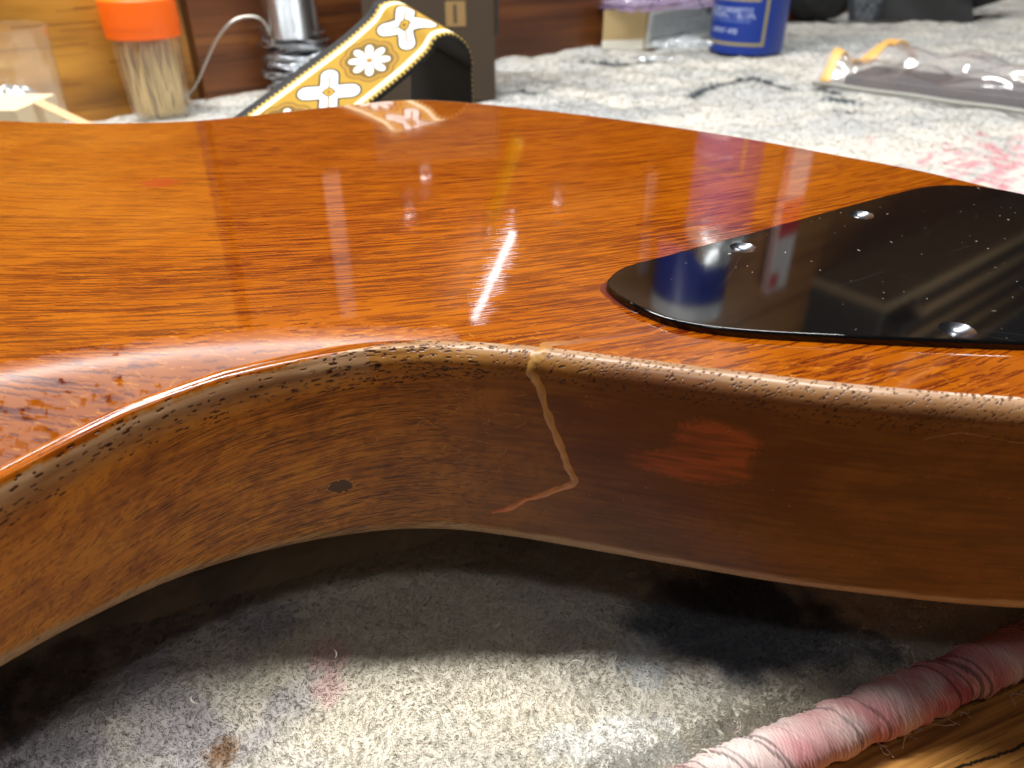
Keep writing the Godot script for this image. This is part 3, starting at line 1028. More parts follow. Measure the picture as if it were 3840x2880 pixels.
# ------------------------------------------------------------------ lamps
func build_lamps() -> void:
	for q in [[V(-400, 950, 335), 0.82, "bench lamp hanging over the left end of the bench"], [V(140, 950, 350), 0.46, "bench lamp hanging over the right part of the bench"], [V(860, 1000, 1020), 0.30, "lamp added to brighten the wall shelf at the far right"]]:  # the third one is added to brighten the shelf and its reflection
		var at: Vector3 = q[0]
		var turn := Basis(Vector3.UP, atan(0.78))
		var t := thing("strip_lamp", "white strip " + q[2], "lamp", at, "strip lamps over the bench")
		if at.x > 0.5: t.basis = turn
		put("housing", rounded_box(Vector3(520, 30, 80), 6.0), mat(rgb8(225, 225, 222), 0.4), t)
		var glow := mat(rgb8(240, 244, 250), 0.5)
		glow.emission_enabled = true
		glow.emission = rgb8(240, 246, 255)
		glow.emission_energy_multiplier = 2.0
		var d := put("diffuser", rounded_box(Vector3(500, 4, 60), 1.5), glow, t)
		d.position.y = -0.0045
		var light := AreaLight3D.new()
		light.name = "tube_light"
		light.area_size = Vector2(0.5, 0.06)
		light.area_normalize_energy = true
		light.light_energy = q[1]
		light.light_color = Color(1.0, 1.0, 0.99)
		light.area_range = 6.0
		light.shadow_enabled = true
		t.add_child(light)
		light.position.y = -0.0065
		light.rotation.x = -PI / 2

# ------------------------------------------------------------------ things on the bench
func build_ceiling_lamp() -> void:      # the dim room light behind the lens: it draws the bright lines on the lip of the body
	var t := thing("ceiling_lamp", "round white room lamp on the ceiling behind the viewer", "lamp", V(-150, 1900, -620))
	put("housing", lathe([Vector2(0, 0), Vector2(250, 0), Vector2(250, 30), Vector2(220, 40), Vector2(0, 40)], 40).mesh(), mat(rgb8(225, 225, 222), 0.4), t)
	var glow := mat(rgb8(240, 244, 250), 0.5)
	glow.emission_enabled = true
	glow.emission = rgb8(244, 246, 255)
	glow.emission_energy_multiplier = 1.5
	put("diffuser", lathe([Vector2(0, -8), Vector2(200, -6), Vector2(225, 0), Vector2(0, 0)], 40).mesh(), glow, t)
	var light := AreaLight3D.new()
	light.name = "room_light"
	light.area_size = Vector2(0.17, 0.17)
	light.area_normalize_energy = true
	light.light_energy = 0.09
	light.area_range = 8.0
	light.shadow_enabled = true
	t.add_child(light)
	light.position.y = -0.012
	light.rotation.x = -PI / 2

func build_strap() -> void:
	# the band runs up from the rug behind the guitar, folds over and comes down again
	var h := Vector2(0.713, 0.702)
	var pts := [Vector2(-64, 2.6), Vector2(-71, 5), Vector2(-75.5, 14), Vector2(-74, 30), Vector2(-66, 42.2), Vector2(-56, 47.8), Vector2(-28, 60.2), Vector2(0, 72.8), Vector2(12, 79.0), Vector2(18, 82.6)]
	var c := Vector2(28.0, 73.4)
	for k in range(0, 9):
		var a := deg_to_rad(114.0 - k * 16.0)
		pts.append(c + Vector2(cos(a) * 14.5, sin(a) * 14.5))
	pts.append(Vector2(42.0, 52)); pts.append(Vector2(39, 32)); pts.append(Vector2(30, 14)); pts.append(Vector2(12, 4)); pts.append(Vector2(-20, 1.6))
	var way := spline(pts, 8)
	var w3 := Vector3(0.76, -0.32, -0.57).normalized()    # across the band: right, down, towards the lens
	var centre := Vector3(-63.5, 0, 360.0)
	var pos := []
	var len2 := [0.0]
	for k in way.size():
		pos.append(Vector3(centre.x + way[k].x * h.x, way[k].y, centre.z + way[k].x * h.y))
		if k: len2.append(len2[k - 1] + (pos[k] - pos[k - 1]).length())
	var zero: float = len2[7 * 8]
	var up := []
	for k in pos.size():
		var dir: Vector3 = (pos[mini(k + 1, pos.size() - 1)] - pos[maxi(k - 1, 0)]).normalized()
		up.append(dir.cross(w3).normalized())
	var strap := thing("guitar_strap", "yellow strap with white woven flowers folded over behind the guitar", "strap")
	var ends := w3
	var make := func(half: float, off: float, thick: float, uvs: bool, shift: float) -> ArrayMesh:
		var s := Sheet.new()
		var cross := [Vector2(-half, off), Vector2(-half, off + thick * 0.6), Vector2(-half + 0.5, off + thick), Vector2(0, off + thick * 1.1), Vector2(half - 0.5, off + thick), Vector2(half, off + thick * 0.6), Vector2(half, off)]
		for k in pos.size():
			for q in cross:
				var p: Vector3 = pos[k] + ends * (q.x + shift) + up[k] * q.y
				s.vert(V(p.x, p.y, p.z), Vector2((len2[k] - zero) / 49.2 + 0.5, 0.5 + q.x / (2.0 * half)))
		s.rows(0, cross.size(), pos.size(), true, false)
		return s.mesh()
	put("backing", make.call(20.2, -1.2, 1.6, false, -0.9), mat(rgb8(14, 13, 13), 0.75), strap)
	var rib := mat(Color.WHITE, 0.8)
	rib.albedo_texture = tex(strap_image())
	put("woven_ribbon", make.call(17.8, 0.45, 0.9, true, 1.0), rib, strap).set_meta("label", "yellow ribbon woven with white flowers")

func strap_image() -> Image:
	var w := 492
	var h := 356
	var im := Image.create(w, h, false, Image.FORMAT_RGB8)
	var gold := rgb8(172, 134, 26)
	var deep := rgb8(120, 84, 12)
	var line := rgb8(44, 36, 12)
	var white := rgb8(226, 228, 226)
	var cream := rgb8(232, 216, 160)
	for j in h:
		for i in w:
			var p := Vector2(i / 10.0 - 24.6, j / 10.0 - 17.8)       # mm from the middle, where the daisy sits
			var c := gold if (i / 3 + j / 3) % 2 else gold.darkened(0.08)
			# eight-sided gold frame round the daisy, four-petalled flowers half-way between
			var a := p.angle()
			var r := p.length()
			var star := 9.4 + 1.4 * absf(cos(a * 4.0))
			if r < star + 1.9: c = deep.lerp(gold, 0.75)
			if absf(r - star - 2.0) < 0.45 or absf(r - star + 0.2) < 0.5: c = deep
			if r < star - 0.2: c = line.lerp(gold, 0.45)
			var petal := 9.4 * pow(absf(cos(a * 4.0)), 0.42)
			if r < petal: c = white
			if r < petal and absf(cos(a * 4.0)) < 0.35: c = rgb8(170, 170, 160)
			if r < 1.5: c = rgb8(150, 110, 40)
			for sx in [-24.6, 24.6]:
				var q := (p - Vector2(sx, 0)).rotated(PI / 4)
				var m := Vector2(absf(q.x), absf(q.y))
				var far := maxf(m.x, m.y)
				var near := minf(m.x, m.y)
				var half := 3.7
				var tip := Vector2(maxf(far - 9.7, 0.0), near).length() if far > 9.7 else near
				if far < 14.2 and tip < half + 0.9 and q.length() > 1.0: c = line
				if far < 13.4 and tip < half: c = white
				if far < 9.6 and near < 0.42 and far > 2.6: c = line if int(far * 2.0) % 2 else rgb8(150, 120, 50)
				if q.length() < 2.7: c = line
				if q.length() < 2.2: c = gold
				if q.length() < 0.6: c = line
			# borders: cream cord and a toothed gold edge
			var e := absf(p.y)
			if e > 13.4: c = cream if int(i / 6 + e * 4) % 5 else cream.darkened(0.12)
			if e > 13.8 and e < 15.4: c = rgb8(244, 238, 214)
			if e > 15.9:
				c = gold.lerp(cream, 0.35)
				if fmod(i, 24.6) < 11.0 and e > 16.6: c = rgb8(24, 21, 14)
			im.set_pixel(i, j, c)
	return im

func build_jars() -> void:
	# toothpick jar
	var at := V(-256, 0.5, 577)
	var jar := thing("toothpick_jar", "small clear jar of toothpicks with an orange cap before the golden plank", "jar", at)
	var clear := pane(rgb8(236, 232, 215), 0.10, 0.06)
	var prof := [Vector2(0, 0.6), Vector2(17.5, 0.6), Vector2(19.3, 2.0), Vector2(20.4, 6), Vector2(21.6, 30), Vector2(22.6, 52), Vector2(22.6, 56)]
	put("glass", lathe(prof, 48).mesh(), clear, jar)
	var cap := []
	for p in [Vector2(0, 53.5), Vector2(24.2, 53.5), Vector2(24.6, 54.4), Vector2(24.6, 60.2), Vector2(24.9, 60.8), Vector2(24.9, 76.0), Vector2(24.2, 77.6), Vector2(22.8, 78.2), Vector2(0, 78.2)]: cap.append(p)
	put("cap", lathe(cap, 64).mesh(), mat(rgb8(250, 104, 8), 0.45), jar)
	var sticks := Sheet.new()
	for k in 190:
		var a := rng.randf() * TAU
		var r := sqrt(rng.randf()) * 16.5
		var foot := Vector3(cos(a) * r, 2.0, sin(a) * r)
		var b := a + rng.randfn(0, 0.5)
		var head := Vector3(cos(b) * r * rng.randf_range(0.9, 1.2), rng.randf_range(46, 52.5), sin(b) * r * rng.randf_range(0.9, 1.2))
		var way := PackedVector3Array()
		for i in 4: way.append(at + foot.lerp(head, i / 3.0) * 0.001)
		tube(way, 0.95, 6, sticks, true)
	var st := put("toothpicks", sticks.mesh(), mat(rgb8(226, 198, 134), 0.7), self, "stuff")
	tag(st, "pale wooden toothpicks bundled inside the orange-capped jar", "toothpicks", "", "stuff")
	# clear cup with crumpled foil
	var cup_at := V(-309, 0.5, 492)
	var cup := thing("clear_cup", "clear plastic cup with crumpled silver foil at the far left", "cup", cup_at)
	put("wall", lathe([Vector2(0, 0.6), Vector2(26, 0.6), Vector2(28, 2.5), Vector2(30.5, 68), Vector2(31.3, 70), Vector2(30.0, 70), Vector2(27.2, 4), Vector2(0, 3)], 48).mesh(), pane(rgb8(230, 222, 205), 0.05, 0.05), cup)
	var foil := crumple(Vector3(24, 19, 24), 5, 0.3, 77)
	var fo := put("foil_ball", foil, mat(rgb8(186, 194, 200), 0.35, 0.85))
	fo.position = cup_at + Vector3(0, 0.024, 0)
	tag(fo, "crumpled silver foil lying in the clear cup", "foil")
	# the cream card box in front of the cup, one flap hanging open
	var box := thing("card_box", "cream card box with an open flap before the clear cup", "box", V(-330, 0, 425))
	var card := mat(rgb8(206, 190, 158), 0.75)
	var wall := put("wall", rounded_box(Vector3(150, 42.5, 40), 1.0, 2), card, box)
	wall.position = Vector3(-0.0, 0, 0)
	var s := Sheet.new()
	for k in 9:
		var t := k / 8.0
		for q in [Vector2(-4, 0), Vector2(4, 0), Vector2(4, 0.9), Vector2(-4, 0.9)]:
			s.vert(Vector3(75.6 + 58.0 * t, 42.0 - 26.0 * t - 6.0 * sin(t * PI) * 0.3 + q.y, q.x) * 0.001)
	s.rows(0, 4, 9, true, true)
	put("flap", s.mesh(), mat(rgb8(216, 176, 132), 0.75), box)

func crumple(half: Vector3, freq: float, amount: float, sd: int, lat := 40, lon := 64) -> ArrayMesh:
	var n := noise(sd, 0.9, 3)
	n.noise_type = FastNoiseLite.TYPE_CELLULAR
	n.cellular_return_type = FastNoiseLite.RETURN_DISTANCE
	var s := Sheet.new()
	for j in lat + 1:
		for i in lon:
			var d := Vector3(sin(PI * j / lat) * cos(TAU * i / lon), cos(PI * j / lat), sin(PI * j / lat) * sin(TAU * i / lon))
			var r := 1.0 - amount * 0.6 + amount * n.get_noise_3dv(d * freq * 0.6)
			s.vert(d * half * r * 0.001)
	s.rows(0, lon, lat + 1, true, false)
	return s.mesh()

func build_solder() -> void:
	var at := V(-172, 0, 652)
	var spool := thing("solder_spool", "shiny spool of solder wire standing against the dark boards", "spool", at)
	var silver := mat(rgb8(198, 204, 212), 0.22, 1.0)
	var prof := [Vector2(0, 0), Vector2(23, 0), Vector2(23.5, 1), Vector2(23.5, 3), Vector2(14, 3.6)]
	put("base", lathe(prof, 48).mesh(), mat(rgb8(40, 42, 50), 0.4), spool)
	var wind := []
	for k in 190:
		var y := 44.0 + k * 0.36
		wind.append(Vector2(20.6 + 0.55 * absf(sin(k * PI / 4.0)), y))
	put("wound_wire", lathe(wind, 56).mesh(), silver, spool)
	put("core", lathe([Vector2(14, 3.0), Vector2(14, 44), Vector2(20.4, 44.2), Vector2(20.4, 112), Vector2(22.5, 113), Vector2(22.5, 116), Vector2(0, 116)], 40).mesh(), mat(rgb8(60, 64, 72), 0.4), spool)
	# loosened turns that have slipped down
	for k in 30:
		var way := PackedVector3Array()
		var r := rng.randf_range(20.0, 30.0)
		var y := rng.randf_range(6.0, 50.0)
		var tilt := Vector2(rng.randfn(0, 0.16), rng.randfn(0, 0.16))
		for i in 41:
			var a := TAU * i / 40.0 * rng.randf_range(0.998, 1.002)
			var p := Vector3(cos(a) * r, y, sin(a) * r * 0.62)
			p.y = maxf(1.5, p.y + p.x * tilt.x + p.z * tilt.y + sin(a * 3.0 + k) * 1.2)
			way.append(p * 0.001)
		put("loose_turn", tube(way, 0.7, 6).mesh(), silver, spool)
	# one strand runs off to the left
	put("strand", tube(path3([Vector3(-12, 40, -14), Vector3(-18, 58, -18), Vector3(-34, 59, -24), Vector3(-48, 48, -30), Vector3(-60, 30, -36), Vector3(-70, 14, -42), Vector3(-82, 4, -52)], 8), 0.95, 7).mesh(), mat(rgb8(200, 196, 188), 0.3, 0.9), spool)

func build_boxes() -> void:
	# tall dark carton behind the strap
	var at := V(-66, 0, 652)
	var turn := Basis(Vector3.UP, 0.16)
	var carton := thing("dark_carton", "tall dark grey-brown carton standing behind the flowered strap", "carton", at)
	carton.basis = turn
	var body := mat(rgb8(66, 52, 38), 0.7)
	put("body", rounded_box(Vector3(98, 175, 60), 1.0, 2), body, carton)
	var lid := put("flap", rounded_box(Vector3(3, 128, 58), 0.8, 2), mat(rgb8(46, 38, 32), 0.7), carton)
	lid.position = Vector3(0.0507, 0.047, 0)
	var im := Image.create(64, 64, false, Image.FORMAT_RGB8)
	im.fill(rgb8(150, 120, 74))
	im.fill_rect(Rect2i(24, 8, 12, 48), rgb8(82, 66, 44))
	var lab := mat(Color.WHITE, 0.7)
	lab.albedo_texture = tex(im)
	var sticker := put("sticker", rounded_box(Vector3(15, 17, 0.5), 0.2, 1), lab, carton)
	sticker.position = Vector3(0.0195, 0.054, 0.0301)
	# the low product box with a grey label, a plastic bag on top
	var c0 := Vector2(139, 872)
	var b := thing("product_box", "low tan box with a grey printed label beside the blue can", "box", V(139, 0, 872))
	var s := Sheet.new()
	var ring := [Vector2(0, 0), Vector2(88, 60), Vector2(46, 70), Vector2(-43, 6)]     # corners round the base, from the near one
	for y in [0.4, 38.0]:
		for p in ring: s.vert(Vector3(p.x, y, -p.y) * 0.001)
	for k in 4: s.quad(k, k + 4, (k + 1) % 4 + 4, (k + 1) % 4)
	s.quad(4, 7, 6, 5)
	s.quad(0, 1, 2, 3)
	put("carton", s.flat_mesh(), mat(rgb8(176, 152, 108), 0.7), b)
	var band := Sheet.new()
	for p in [Vector3(-43.3, 0.6, -5.4), Vector3(-0.3, 0.6, 0.6), Vector3(-0.3, 11, 0.6), Vector3(-43.3, 9, -5.4)]: band.vert(p * 0.001)
	band.quad(0, 3, 2, 1)
	put("white_band", band.flat_mesh(), mat(rgb8(218, 214, 200), 0.7), b)
	var li := Image.create(420, 160, false, Image.FORMAT_RGB8)
	li.fill(rgb8(214, 216, 212))
	li.fill_rect(Rect2i(14, 14, 392, 128), rgb8(172, 178, 178))
	for k in 7: glyphs(li, 28, 28 + k * 15, rng.randi_range(180, 390), 6, rgb8(52, 56, 60))
	glyphs(li, 30, 118, 240, 12, rgb8(46, 40, 44))
	li.fill_rect(Rect2i(320, 30, 26, 34), rgb8(98, 100, 108))
	var lm := mat(Color.WHITE, 0.5)
	lm.albedo_texture = tex(li)
	var card := Sheet.new()
	for q in [[Vector3(0.8, 1.5, -0.2), Vector2(0, 1)], [Vector3(94.5, 8.0, -60.0), Vector2(1, 1)], [Vector3(96, 47, -62), Vector2(1, 0)], [Vector3(3.5, 37, -1.0), Vector2(0, 0)]]: card.vert((q[0] + Vector3(0.6, 0, 0.9)) * 0.001, q[1])
	for q in [Vector3(0.8, 1.5, -0.9), Vector3(94.5, 8.0, -61.2), Vector3(96, 47, -63.2), Vector3(3.5, 37, -1.8)]: card.vert((q + Vector3(0.6, 0, 0.4)) * 0.001, Vector2(0.02, 0.02))
	card.quad(0, 3, 2, 1); card.quad(4, 5, 6, 7)
	for k in 4: card.quad(k, (k + 1) % 4, (k + 1) % 4 + 4, k + 4)
	put("label", card.flat_mesh(), lm, b).set_meta("label", "grey printed label with a pale border")
	var bag := thing("plastic_bag", "crumpled lilac-tinted plastic bag lying on the low tan box", "bag", V(165, 38, 915))
	put("film", crumpled_sheet(Vector2(150, 74), 13.0, 91, 0.36), pane(rgb8(150, 130, 170), 0.42, 0.12), bag).rotation.y = 0.5
	put("film", crumpled_sheet(Vector2(136, 60), 9.0, 92, 0.36), pane(rgb8(190, 176, 205), 0.35, 0.12), bag).transform = Transform3D(Basis(Vector3.UP, 0.62), Vector3(-0.004, 0.005, 0))
	var pink := put("pink_cloth", crumple(Vector3(46, 15, 24), 4, 0.3, 93), mat(rgb8(206, 120, 122), 0.7))
	pink.transform = Transform3D(Basis(Vector3.UP, 0.6), V(190, 58, 925))
	tag(pink, "pinkish red cloth bundled in the plastic bag on the tan box", "cloth")

func crumpled_sheet(size: Vector2, amp: float, sd: int, sag := 0.0) -> ArrayMesh:      # mm, centred, folded like film
	var n := noise(sd, 0.028, 3)
	n.fractal_type = FastNoiseLite.FRACTAL_RIDGED
	var s := Sheet.new()
	var nu := 61
	var nv := 41
	for j in nv:
		for i in nu:
			var p := Vector2((i / (nu - 1.0) - 0.5) * size.x, (j / (nv - 1.0) - 0.5) * size.y)
			var rag := n.get_noise_2d(p.x * 0.6 + 300.0, p.y * 0.6) * 5.0
			var e := maxf(absf(p.x) / size.x, absf(p.y) / size.y) * 2.0
			s.vert(Vector3(p.x + rag, maxf(0.6, 1.5 + amp * (0.55 + 0.6 * n.get_noise_2dv(p)) * (1.0 - 0.5 * pow(e, 4.0)) - sag * amp * e), p.y + rag) * 0.001)
	s.rows(0, nu, nv, false, true)
	return s.mesh()

func build_can() -> void:
	var at := V(247, 0.5, 872)
	var can := thing("blue_can", "tall blue can with a gold-framed label and white print", "can", at)
	var im := Image.create(1024, 1024, false, Image.FORMAT_RGB8)
	var blue := rgb8(20, 52, 140)
	var gold := rgb8(150, 140, 98)
	im.fill(blue)
	var mid := 512 + int(deg_to_rad(-16.0) / TAU * 1024)           # the column that faces the lens
	var right := mid + 80
	var left := right - 420
	var H := 330.0
	var row := func(y: float) -> int: return int((1.0 - y / H) * 1024)
	im.fill_rect(Rect2i(left, row.call(11.8), right - left, 10), gold)
	im.fill_rect(Rect2i(right - 15, row.call(250.0), 15, row.call(9.0) - row.call(250.0)), gold)
	im.fill_rect(Rect2i(left, row.call(250.0), 15, row.call(9.0) - row.call(250.0)), gold)
	im.fill_rect(Rect2i(left, row.call(250.0), right - left, 10), gold)
	im.fill_rect(Rect2i(left + 40, row.call(110.0), right - left - 80, row.call(49.5) - row.call(110.0)), gold)
	var ink := rgb8(214, 222, 238)
	glyphs(im, left + 110, row.call(43.5), mid + 6, 13, ink)
	glyphs(im, left + 90, row.call(38.5), mid + 26, 13, ink)
	glyphs(im, left + 110, row.call(33.0), mid + 2, 9, rgb8(160, 176, 216))
	glyphs(im, left + 150, row.call(24.0), mid - 48, 13, ink)
	for k in 5: glyphs(im, left + 60, row.call(235.0 - k * 22.0), right - 60, 30 if k == 1 else 12, ink)
	var m := mat(Color.WHITE, 0.3)
	m.albedo_texture = tex(im)
	put("body", lathe([Vector2(0, 0), Vector2(36.5, 0), Vector2(38, 1.2), Vector2(38, 300), Vector2(38, 330)], 72).mesh(), m, can)
	put("shoulder", lathe([Vector2(38.4, 315), Vector2(38.6, 331), Vector2(36, 339), Vector2(28, 346), Vector2(22, 348), Vector2(22, 368), Vector2(20, 371), Vector2(0, 372)], 56).mesh(), mat(rgb8(214, 218, 220), 0.25, 0.6), can)

func build_black_things() -> void:
	var p := put("black_pouch", crumple(Vector3(62, 40, 45), 3, 0.25, 101), mat(rgb8(26, 26, 28), 0.8))
	p.position = V(402, 30, 1112)
	tag(p, "black cloth pouch just behind the blue can", "pouch")
	# the white printed tag hangs from it
	var im := Image.create(160, 160, false, Image.FORMAT_RGB8)
	im.fill(rgb8(44, 48, 54))
	for k in 10: glyphs(im, 14 + k * 3, 10 + k * 15, 148 - k * 3, 9, rgb8(196, 206, 214))
	var lm := mat(Color.WHITE, 0.7)
	lm.albedo_texture = tex(im)
	var s := Sheet.new()
	for j in 7:
		for i in 7:
			var t := Vector2(i / 6.0 - 0.5, j / 6.0)
			s.vert(Vector3(t.x * (62.0 - 22.0 * (1.0 - t.y)), 3.0 + t.y * 52.0, 2.0 * sin(t.x * 7.0) - t.y * 8.0) * 0.001, Vector2(t.x + 0.5, 1.0 - t.y))
	s.rows(0, 7, 7, false, false)
	var tg := put("printed_cloth", s.mesh(), lm)
	tg.position = V(455, 0, 1082)
	tag(tg, "dark cloth tag covered with small white print between pouch and case", "cloth tag")
	var c := thing("black_case", "soft black case with a folded lower flap at the back right", "case", V(560, 0, 1140))
	put("bulk", crumple(Vector3(120, 52, 60), 3, 0.18, 103), mat(rgb8(12, 12, 13), 0.7), c).position = Vector3(0.03, 0.050, -0.01)
	var f := Sheet.new()
	for j in 9:
		for i in 13:
			var t := Vector2(i / 12.0, j / 8.0)
			f.vert(Vector3(lerpf(-78, 40, t.x) + 8.0 * (1.0 - t.y) * (t.x - 0.3), 1.5 + 33.0 * t.y + 2.0 * sin(t.x * 5.0), 42.0 - 9.0 * t.y + 3.0 * sin(t.x * 8.0 + t.y * 3.0)) * 0.001)
	f.rows(0, 13, 9, false, false)
	put("flap", f.mesh(), mat(rgb8(46, 47, 48), 0.55), c)

func build_zip_bag() -> void:
	# a dark flat bar lying in a clear zip bag, right of the can
	var dir := Vector2(0.74, -0.673)
	var bar := put("dark_bar", rounded_box(Vector3(270, 7.5, 66), 1.2, 3), null)
	var bm := mat(Color.WHITE, 0.42)
	bm.albedo_texture = tex(wood_image(512, 128, 111, [rgb8(10, 10, 12), rgb8(26, 23, 25), rgb8(52, 38, 32)], 12, 60, rgb8(14, 12, 14)))
	bar.material_override = bm
	bar.transform = Transform3D(Basis(Vector3.UP, atan2(0.673, 0.74) * -1.0), V(404, 1.5, 617))
	tag(bar, "dark brown flat bar of wood inside the clear zip bag", "bar")
	var bag := thing("zip_bag", "clear plastic zip bag with an orange closure lying right of the can", "bag", V(400, 0, 690))
	var film := pane(rgb8(214, 208, 212), 0.16, 0.06)
	var n := noise(121, 0.009, 1)
	var hgt := func(p: Vector2) -> float:
		return 8.0 + 12.0 * absf(n.get_noise_2dv(p * 1.2)) * smoothstep(0.0, 60.0, p.x + 20.0) + 14.0 * exp(-pow((p.x - 12.0) / 26.0, 2.0)) * (0.5 + 0.5 * sin(p.y * 0.062 + 0.9))
	# sheet axes: a runs along the bar, b across it, away from the lens
	var o := Vector2(250, 690)
	var ea := Vector2(0.74, -0.673)
	var eb := Vector2(0.72, 0.69)
	var s := Sheet.new()
	for j in 41:
		for i in 61:
			var q := Vector2(i * 5.0, j * 4.6)
			var p := o + ea * q.x + eb * q.y
			var e := minf(minf(q.y, 184.0 - q.y), q.x + 20.0)
			s.vert(V(p.x - 400, maxf(1.0, hgt.call(q) * smoothstep(-6.0, 18.0, e)), p.y - 690))
	s.rows(0, 61, 41, false, true)
	put("film", s.mesh(), film, bag)
	var zip := Sheet.new()
	for j in 41:
		for k in 4:
			var q := Vector2(14.0 + [0.0, 8.0, 8.0, 0.0][k], j * 4.6)
			var p := o + ea * q.x + eb * q.y
			var e := minf(minf(q.y, 184.0 - q.y), q.x + 20.0)
			zip.vert(V(p.x - 400, maxf(1.0, hgt.call(q) * smoothstep(-6.0, 18.0, e)) + [0.6, 0.6, 2.6, 2.6][k], p.y - 690))
	zip.rows(0, 4, 41, true, true)
	put("closure", zip.mesh(), mat(rgb8(232, 176, 92), 0.4), bag).set_meta("label", "orange strip of the zip closure")
	var edge := PackedVector3Array()
	for k in 30:
		var q: Vector2 = o + ea * (8.0 + k * 9.0) + eb * 1.0
		edge.append(V(q.x - 400, 3.0 + sin(k * 0.9) * 0.3, q.y - 690))
	put("folded_edge", tube(edge, 1.8, 8).mesh(), mat(rgb8(150, 150, 142), 0.3), bag)
	# a scrap of bright foil and a blade end before the tan box
	var foil := put("foil_scrap", crumpled_sheet(Vector2(42, 12), 3.0, 131), mat(rgb8(226, 234, 238), 0.2, 0.7))
	foil.transform = Transform3D(Basis(Vector3.UP, 0.15), V(137, 2.0, 796))
	tag(foil, "bright scrap of foil on the rug before the tan box", "foil")
	var shards := put("film_scrap", crumpled_sheet(Vector2(62, 26), 12.0, 133), pane(rgb8(200, 208, 214), 0.35, 0.1))
	shards.transform = Transform3D(Basis(Vector3.UP, 0.4), V(178, 1.0, 862))
	tag(shards, "crumpled clear film scrap between the tan box and the blue can", "film")

# ------------------------------------------------------------------ what hangs on the wall above the frame and shows only in the lacquer
func on_wall(x: float, y: float, off := 12.0) -> Vector3:
	return V(x, y, wall_f(x) - off)

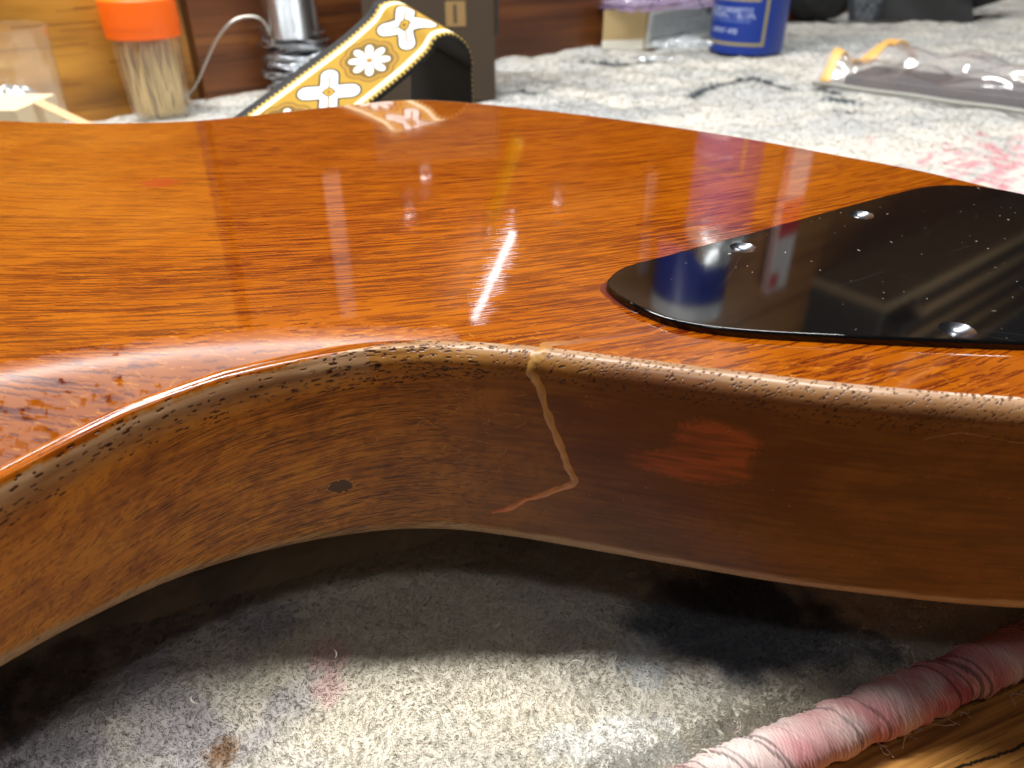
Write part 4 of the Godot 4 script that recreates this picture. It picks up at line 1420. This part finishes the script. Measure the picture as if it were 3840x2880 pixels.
func build_wall_things() -> void:
	var turn := Basis(Vector3.UP, atan(0.78))
	var pale := mat(rgb8(168, 142, 130), 0.5)
	for q in [[-165.0, 205.0, 150.0, 17.0, "pale wooden rule hung on the dark boards left of the screwdriver"], [178.0, 285.0, 140.0, 16.0, "pale wooden rule hung on the dark boards above the blue can"]]:
		var r := put("wooden_rule", rounded_box(Vector3(q[3], q[2], 3), 0.8, 2), pale)
		r.transform = Transform3D(turn, on_wall(q[0], q[1], 9.0))
		tag(r, q[4], "rule", "rules on the wall")
	var sd := thing("screwdriver", "long screwdriver with a yellow handle hung aslant on the dark boards", "screwdriver")
	var a := on_wall(6, 205, 24)
	var b := on_wall(-26, 290, 24)
	var c := on_wall(-70, 412, 24)
	put("handle", tube(PackedVector3Array([a, a.lerp(b, 0.1), a.lerp(b, 0.5), a.lerp(b, 0.9), b]), 7.5, 12).mesh(), mat(rgb8(146, 132, 12), 0.4), sd)
	put("shaft", tube(PackedVector3Array([b, b.lerp(c, 0.12)]), 3.6, 16).mesh(), mat(rgb8(230, 232, 236), 0.2, 1.0), sd)
	# added glowing tube for the glint on the shaft: white streak in the lacquer
	var wand := thing("glint_tube", "slim glowing tube added above the screwdriver as the glint of its shaft", "lamp")
	var w0 := on_wall(2, 303, 30)
	var w1 := on_wall(-44, 396, 30)
	var lit := mat(rgb8(245, 248, 255), 0.4)
	lit.emission_enabled = true
	lit.emission = rgb8(245, 248, 255)
	lit.emission_energy_multiplier = 4.5
	put("tube", tube(PackedVector3Array([w0, w0.lerp(w1, 0.3), w0.lerp(w1, 0.7), w1]), 3.6, 14).mesh(), lit, wand)
	put("end_cap", tube(PackedVector3Array([w1, w1.lerp(w0, -0.15)]), 5.0, 12).mesh(), mat(rgb8(70, 70, 74), 0.4), wand)
	var gl := OmniLight3D.new()
	gl.name = "tube_light"
	gl.light_energy = 0.00005
	gl.light_size = 0.003
	gl.omni_attenuation = 2.0
	gl.omni_range = 5.0
	gl.shadow_enabled = true
	wand.add_child(gl)
	gl.position = w0.lerp(w1, 0.5)
	# a shelf far along the wall with trays of stock and a jar of pencils
	var at := on_wall(930, 560, 80)
	var sh := thing("wall_shelf", "plank shelf on the wall far to the right above the bench", "shelf", at)
	sh.basis = turn
	var tan := mat(rgb8(176, 150, 110), 0.6)
	put("plank", rounded_box(Vector3(900, 18, 150), 2.0, 2), tan, sh).position = Vector3(0, 0.215, 0)
	put("plank", rounded_box(Vector3(900, 18, 150), 2.0, 2), tan, sh)
	for s in [-0.44, 0.44]: put("bracket", rounded_box(Vector3(16, 240, 140), 2.0, 2), mat(rgb8(60, 52, 46), 0.6), sh).position = Vector3(s, 0.0, 0)
	for k in 7:
		var bl := put("wood_blank", rounded_box(Vector3(560 - (k % 3) * 34, 22, 110 - (k % 2) * 14), 2.0, 2), mat([rgb8(150, 120, 82), rgb8(44, 36, 32), rgb8(176, 146, 104), rgb8(58, 44, 36)][k % 4], 0.6))
		bl.transform = Transform3D(turn, at + turn * Vector3(-0.03 + 0.012 * (k % 3), 0.0185 + k * 0.0262, 0.004))
		tag(bl, "%s wood blank, %s of the stack on the wall shelf" % [["tan", "black", "pale", "dark brown"][k % 4], ["lowest", "second", "third", "middle one", "third from the top", "second from the top", "topmost"][k]], "wood blank", "wood blanks on the shelf")
	var tray := put("dark_tray", rounded_box(Vector3(560, 88, 90), 4.0, 2), mat(rgb8(20, 24, 24), 0.4))
	tray.transform = Transform3D(turn, at + turn * Vector3(-0.05, 0.2335, 0.0))
	tag(tray, "dark plastic tray standing on the upper plank of the wall shelf", "tray")
	for q in [[697.0, 858.0, 0.0, rgb8(236, 140, 24), "orange"], [901.0, 1012.0, 22.0, rgb8(90, 200, 40), "green"], [748.0, 787.0, 30.0, rgb8(228, 226, 220), "white"], [1040.0, 1090.0, 0.0, rgb8(176, 24, 60), "red"]]:
		var y0: float = (at.y + 0.2335 + 0.088) * 1000.0 + 10.0
		var p0 := on_wall(q[0], y0, 70)
		var p1 := on_wall(q[1], y0 + q[2], 92)
		var pen := put("marker", tube(PackedVector3Array([p0, p0.lerp(p1, 0.5), p1]), 9.0, 10).mesh(), mat(q[3], 0.4))
		tag(pen, "%s marker pen lying on the dark tray on the wall shelf" % q[4], "marker", "markers on the shelf")
	# canister and bracket added for the blue can reflection in the black cover
	var can := thing("added_canister", "blue canister with a white lid added for the can reflection in the cover", "canister", on_wall(242, 362, 62))
	put("body", lathe([Vector2(0, 0), Vector2(46, 0), Vector2(48, 2), Vector2(48, 88), Vector2(46, 90)], 48).mesh(), mat(rgb8(16, 44, 150), 0.3), can)
	put("lid", lathe([Vector2(49, 89), Vector2(49.5, 91), Vector2(49, 112), Vector2(45, 116), Vector2(0, 117)], 48).mesh(), mat(rgb8(226, 230, 234), 0.3), can)
	var br := put("added_bracket", rounded_box(Vector3(130, 10, 124), 1.5, 2), mat(rgb8(120, 84, 48), 0.6))
	br.transform = Transform3D(turn, on_wall(242, 351.5, 62))
	tag(br, "small wooden bracket added under the blue canister", "bracket")
	for q in [[-87.0, 222.0, "lowest steel ball added on the dark boards for a sparkle"], [-103.0, 257.0, "steel ball added above the lowest ball on the dark boards for a sparkle"], [52.0, 285.0, "steel ball added right of the screwdriver for a sparkle"]]:
		var hk := put("sparkle_ball", lathe([Vector2(0, -9), Vector2(6, -7), Vector2(9, 0), Vector2(6, 7), Vector2(0, 9)], 20).mesh(), mat(rgb8(225, 226, 230), 0.12, 1.0))  # shiny ball added only for a small sparkle in the lacquer
		hk.position = on_wall(q[0], q[1], 10)
		tag(hk, q[2], "ball", "sparkle balls on the wall")
	# a red and white packet pinned to the boards behind the case
	var im := Image.create(64, 128, false, Image.FORMAT_RGB8)
	im.fill(rgb8(226, 220, 218))
	im.fill_rect(Rect2i(0, 50, 64, 34), rgb8(206, 36, 40))
	im.fill_rect(Rect2i(0, 4, 30, 14), rgb8(206, 36, 40))
	var pm := mat(Color.WHITE, 0.5)
	pm.albedo_texture = tex(im)
	var pk := put("paper_packet", rounded_box(Vector3(52, 240, 12), 1.5, 2), pm)
	pk.transform = Transform3D(turn, on_wall(432, 300, 14))
	tag(pk, "red and white paper packet pinned to the boards right of the can", "packet")

# ------------------------------------------------------------------ scene
func _ready() -> void:
	rng.seed = 20240611
	var cam := Camera3D.new()
	cam.name = "camera"
	cam.projection = Camera3D.PROJECTION_FRUSTUM       # the lens: 53.6 degrees high
	cam.near = 0.02
	cam.far = 20.0
	cam.size = 2.0 * 0.02 * 1440.0 / 2850.0
	cam.position = Vector3(0, 0.132, 0)
	cam.rotation.x = deg_to_rad(-32.3)
	add_child(cam)
	var lens := CameraAttributesPhysical.new()
	lens.frustum_focal_length = 23.75
	lens.frustum_near = 0.02
	lens.frustum_far = 20.0
	lens.frustum_focus_distance = 0.165
	lens.exposure_aperture = 18.0
	cam.attributes = lens
	cam.current = true
	var we := WorldEnvironment.new()
	we.name = "environment"
	var env := Environment.new()
	env.background_mode = Environment.BG_COLOR           # the dim workshop beyond the bench
	env.background_color = Color(0.17, 0.165, 0.16)
	env.tonemap_mode = Environment.TONE_MAPPER_LINEAR
	env.tonemap_exposure = 1.85
	env.sdfgi_enabled = true
	env.ssao_enabled = true
	env.ssil_enabled = true
	we.environment = env
	add_child(we)
	build_lamps()
	build_ceiling_lamp()
	build_setting()
	build_rug()
	build_guitar()
	build_strap()
	build_jars()
	build_solder()
	build_boxes()
	build_can()
	build_black_things()
	build_zip_bag()
	build_wall_things()
